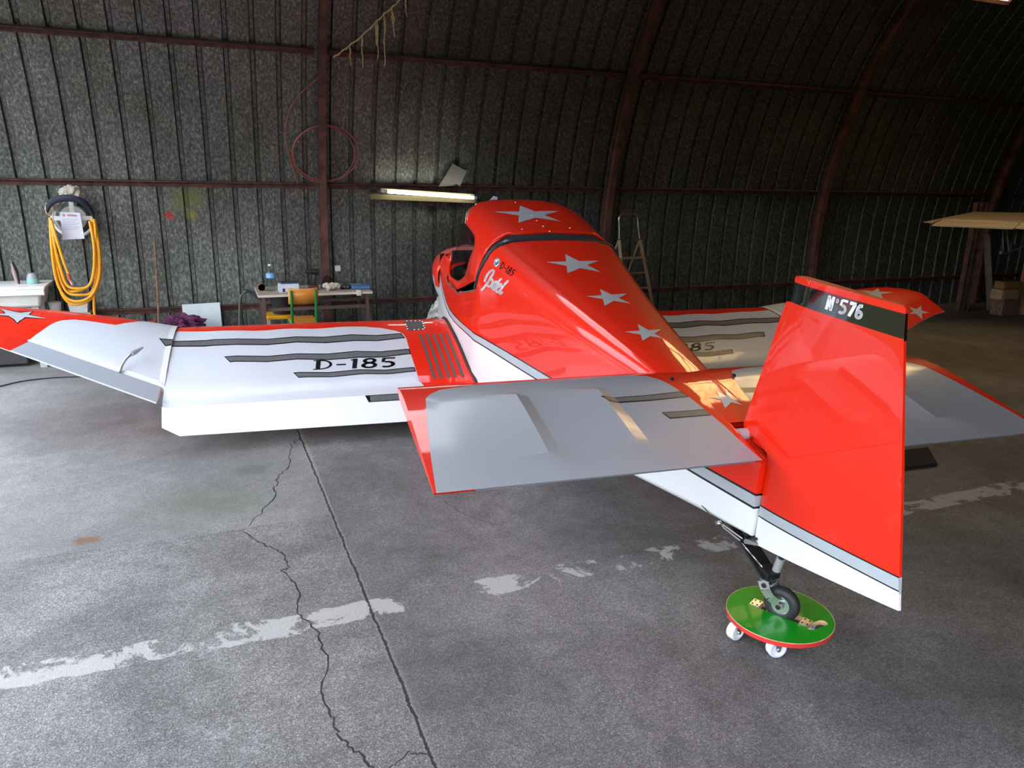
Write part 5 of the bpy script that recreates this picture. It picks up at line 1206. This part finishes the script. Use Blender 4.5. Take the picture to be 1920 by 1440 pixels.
G1 = smoothline([onvault(px, py, .14) for px, py in ((625, 108), (640, 97), (655, 86), (680, 66), (704, 43), (720, 27), (736, 13), (748, 2), (760, -14))], 5)
mb.tube(G1, .0045, 5); mb.tube([p+Vector((0, .01, .012*math.sin(i*1.3))) for i, p in enumerate(G1)], .0035, 5)
for (x0_, y0_, x1_, y1_) in ((655, 86, 658, 124), (678, 68, 681, 126), (704, 42, 706, 85), (707, 42, 709, 112), (720, 28, 722, 123), (734, 15, 736, 45), (737, 25, 740, 69), (760, -10, 762, 32)):
    y = onvault(x0_, y0_, .14).y; P = [T2(x0_+(x1_-x0_)*k/7+random.uniform(-.8, .8), y0_+(y1_-y0_)*k/7, y) for k in range(8)]; mb.tube(P, .0042, 5)
    P = [p+Vector((.008*math.sin(k*1.1), 0, 0)) for k, p in enumerate(P[:5])]; mb.tube(P, .0036, 5)
    e = P[-1]
tag(mb.build('twine_garland', STR), 'straw-coloured twine garland slung beside the left post', 'garland')
# black cable on the floor, pebble
mb = MB(); mb.tube(smoothline([atz(-40, 730, .006), atz(0, 724, .006), atz(40, 715, .006), atz(90, 709, .006), atz(150, 706, .006), atz(210, 706, .006)], 5), .005, 6); tag(mb.build('floor_cable', BLKM), 'thin black cable lying on the floor under the left wing tip', 'cable')
# clear film bundle in front of the engine
c_ = aty(815, 580, 6.4); o = blob([(-.12, 0, .05), (-.05, 0, .12), (.02, 0, .17), (.07, 0, .10)], .11, 9, 14).build('film_bundle', mat('clear_film', (.34, .33, .30), .25, noise=(25, .5), bump=(18, 1))); o.location = (c_.x+.05, 6.3, c_.z-.16); tag(o, 'bundle of crinkled clear film on a crate beyond the wing root', 'plastic film')
mb = MB(); zc = c_.z-.17; mb.box((c_.x+.03, 6.3, zc/2), (.34, .3, zc)); tag(mb.build('crate', WOOD, smooth=False), 'wooden crate under the crinkled film bundle', 'crate')
# step ladder
LY = 6.6; LAD = mat('aluminium_ladder', (.50, .38, .24), .35, metal=.6, noise=(20, .1)); LADC = mat('chrome_loop', (.7, .7, .7), .25, metal=1)
lp = lambda px, py, y=LY: aty(px, py, y)
base = lp(1190, 480); ladd = thing('step_ladder', 'aluminium step ladder with a loop handrail beyond the fuselage', 'ladder', (base.x, LY, 0)); lo = Vector(ladd.location)
mb = MB(); mb.tube(smoothline([p-lo for p in (lp(1161, 448), lp(1161, 425), lp(1160.5, 410), lp(1165, 402.5), lp(1178, 401), lp(1190, 402), lp(1195, 408), lp(1196.5, 425), lp(1199.5, 448))], 5), .009, 8); mb.build('hand_loop', LADC, ladd)
def toground(p, q, dy):      # extend a rail to the floor
    d = (q-p); d = Vector((d.x, dy*abs(d.z), d.z)); t = -p.z/d.z; return p+d*t
for nm, pa, pb in (('left', lp(1160.5, 450), lp(1163.5, 497)), ('right', lp(1200, 450), lp(1211, 515))):
    mb = MB(); e = toground(pa, pb, -.05); mb.box(((pa+e)/2-lo), (.017, .03, (e-pa).length), 0, (e-pa).to_track_quat('Z', 'Y').to_matrix()); mb.build('front_rail', LAD, ladd, smooth=False)
for pa, pb in ((lp(1160, 452), lp(1154.5, 485)), (lp(1198.5, 452), lp(1193.5, 531))):
    mb = MB(); e = toground(pa, pb, .55); e.y = min(e.y, 7.35); mb.tube([pa-lo, e-lo], .010, 8); mb.build('rear_leg', LAD, ladd)
zr = [aty(1180, y, LY).z for y in (484, 512, 541)]
fa, fb2 = (lp(1160.5, 450), toground(lp(1160.5, 450), lp(1163.5, 497), -.05)), (lp(1200, 450), toground(lp(1200, 450), lp(1211, 515), -.05))
for z in [zr[0], zr[1], zr[2], zr[2]-.24]:
    if z < .1: continue
    pts = []
    for p, e in (fa, fb2): t = (p.z-z)/(p.z-e.z); pts.append(p.lerp(e, t)-lo)
    mb = MB(); m_ = (pts[0]+pts[1])/2; mb.box(m_+Vector((0, .03, 0)), ((pts[1]-pts[0]).length+.02, .055 if z < zr[0] else .12, .012)); mb.build('step', LAD, ladd, smooth=False)
# black rubber mat beyond the right tailplane
A = [atz(1740, 838.5, .02), atz(1758, 868.5, .02)]; dd = (atz(1690, 844, .02)-A[0]).normalized(); mb = MB(); q = [A[0], A[1], A[1]+dd*.55, A[0]+dd*.55]
mb.prism([(p.x, p.y) for p in q], .001, .02); tag(mb.build('rubber_mat', mat('matt_black_rubber', (.006, .006, .006), .9), smooth=False), 'flat black rubber mat on the floor beyond the right tailplane', 'mat')

# ============================================================ DARK CORNER ON THE RIGHT
# the wing of a second aircraft
SA = thing('parked_aircraft_wing', 'cream wing and struts of another aircraft at the right edge', 'airplane', (8.3, 6.3, 0)); so = Vector(SA.location); CRM = mat('cream_fabric', (.46, .38, .27), .45, noise=(4, .05)); CRM2 = mat('cream_flap', (.62, .54, .42), .4)
t0 = aty(1732, 416, 6.5); t1 = aty(1748, 418, 6.42); hl = [aty(1768, 409.5, 6.62), aty(1990, 417, 5.75)]; led = [aty(1826, 397, 6.95), aty(1990, 400, 6.3)]
mb = MB(); up_ = [t0, t1, hl[0], hl[1], led[1], led[0]]; lo_ = [p-Vector((0, 0, .03)) if i > 1 else p-Vector((0, 0, .006)) for i, p in enumerate(up_)]
n = 6; mb.add([p-so for p in up_]+[p-so for p in lo_], [tuple(range(n)), tuple(range(2*n-1, n-1, -1))]+[(i, (i+1) % n, n+(i+1) % n, n+i) for i in range(n)]); mb.build('wing_panel', CRM, SA, smooth=False)
fp = [aty(1768, 410.5, 6.6), aty(1915, 415.5, 6.05), aty(1900, 428.5, 6.0), aty(1747, 422, 6.42)]; mb = MB(); mb.add([p-so for p in fp]+[p-so-Vector((0, 0, .012)) for p in fp], [(0, 1, 2, 3), (7, 6, 5, 4)]+[(i, (i+1) % 4, 4+(i+1) % 4, 4+i) for i in range(4)]); mb.build('flap', CRM2, SA, smooth=False)
fp = [aty(1917, 416.5, 6.03), aty(1990, 419, 5.75), aty(1985, 432, 5.7), aty(1903, 427, 6.0)]; mb = MB(); mb.add([p-so for p in fp]+[p-so-Vector((0, 0, .012)) for p in fp], [(0, 1, 2, 3), (7, 6, 5, 4)]+[(i, (i+1) % 4, 4+(i+1) % 4, 4+i) for i in range(4)]); mb.build('flap', CRM2, SA, smooth=False)
for a, b in (((1880, 410), (1881, 473)), ((1885, 410), (1892, 473)), ((1911, 412), (1902, 458)), ((1892, 473), (1945, 452))):
    mb = MB(); mb.tube([aty(*a, 6.55)-so, aty(*b, 6.5)-so], .010, 8); mb.build('strut', mat('grey_tube', (.2, .17, .15), .5), SA)
mb = MB(); mb.tube([aty(1876, 475, 6.5)-so, aty(1893, 474, 6.5)-so], .012, 8); mb.tube([aty(1876, 474, 6.5)-so, aty(1880, 474, 6.5)-so], .022, 8); mb.build('axle_stub', STEEL, SA)
mb = MB(); mb.tube([aty(1945, 452, 6.5)-so, Vector((aty(1990, 452, 6.0).x-so.x+.75, -.6, -0.0))], .03, 8); mb.build('landing_gear_leg', BLKM, SA)
# timber plank, steel sections and wooden boxes
pa, pb = aty(1850, 440, 6.98), atz(1858, 574, 0); pb = Vector((aty(1858, 574, 6.9).x, 6.9, .0)); d = pb-pa; mb = MB(); mb.box((pa+pb)/2, (.10, .03, d.length), 0, d.to_track_quat('Z', 'Y').to_matrix()); tag(mb.build('timber_plank', mat('grey_timber', (.22, .17, .14), .8, noise=(12, .2)), smooth=False), 'pale timber plank leaning against the wall beside the wooden boxes', 'plank')
for k, (xt, xb_, m_) in enumerate(((1836, 1812, 'leftmost'), (1846, 1820, 'middle'), (1856, 1834, 'rightmost'))):
    a = aty(xt-6, 380, 7.12-.01*k); b = atz(xb_, 572, 0); b = Vector((a.x-.25, 6.93, 0)); mb = MB(); dd = b-a; R = dd.to_track_quat('Z', 'Y').to_matrix()
    mb.box((a+b)/2, (.05, .006, dd.length), 0, R); mb.box((a+b)/2+R @ Vector((.022, .025, 0)), (.006, .05, dd.length), 0, R)
    o = mb.build('steel_angle', RUSTD, smooth=False); tag(o, m_+' of three rusty steel angle bars leaning near the far wall rib', 'steel bar', 'steel angle bars by the far rib')
KR = mat('brown_cardboard', (.30, .13, .045), .8, noise=(6, .15)); KP = mat('pale_pine', (.42, .28, .13), .7, noise=(12, .15))
def crate_(px0, px1, pyt, pyb, y, d, nm, lab, m_, z0=None):
    a, b = aty(px0, pyt, y), aty(px1, pyb, y); z0 = b.z if z0 is None else z0; mb = MB(); mb.box((0, d/2, (a.z-z0)/2), (b.x-a.x, d, a.z-z0)); o = thing(nm, lab, 'box', ((a.x+b.x)/2, y, z0)); mb.build('carcass', m_, o, smooth=False, bevel=.004)
    mb = MB(); w2 = (b.x-a.x)/2; mb.box((0, -.004, (a.z-z0)/2), (2*w2-.06, .006, (a.z-z0)*.7)); mb.build('panel', m_, o, smooth=False); return a.z
yb = 6.5
z1 = crate_(1884, 1912, 561, 577, yb+.05, .17, 'wooden_box', 'low dark wooden box on the floor, lowest of the stack at the right', WOOD, 0)
z2 = crate_(1881, 1910, 544, 558, yb, .16, 'wooden_box', 'pale pine box, middle of the stack at the right', KP, z1+.002)
z3 = crate_(1885, 1911, 529, 544, yb+.03, .14, 'wooden_box', 'brown wooden box, topmost of the small stack at the right', KR, z2+.002)
crate_(1942, 1990, 496, 575, yb-.02, .16, 'cardboard_carton', 'tall brown carton standing at the right edge beside the stack', KR, 0)
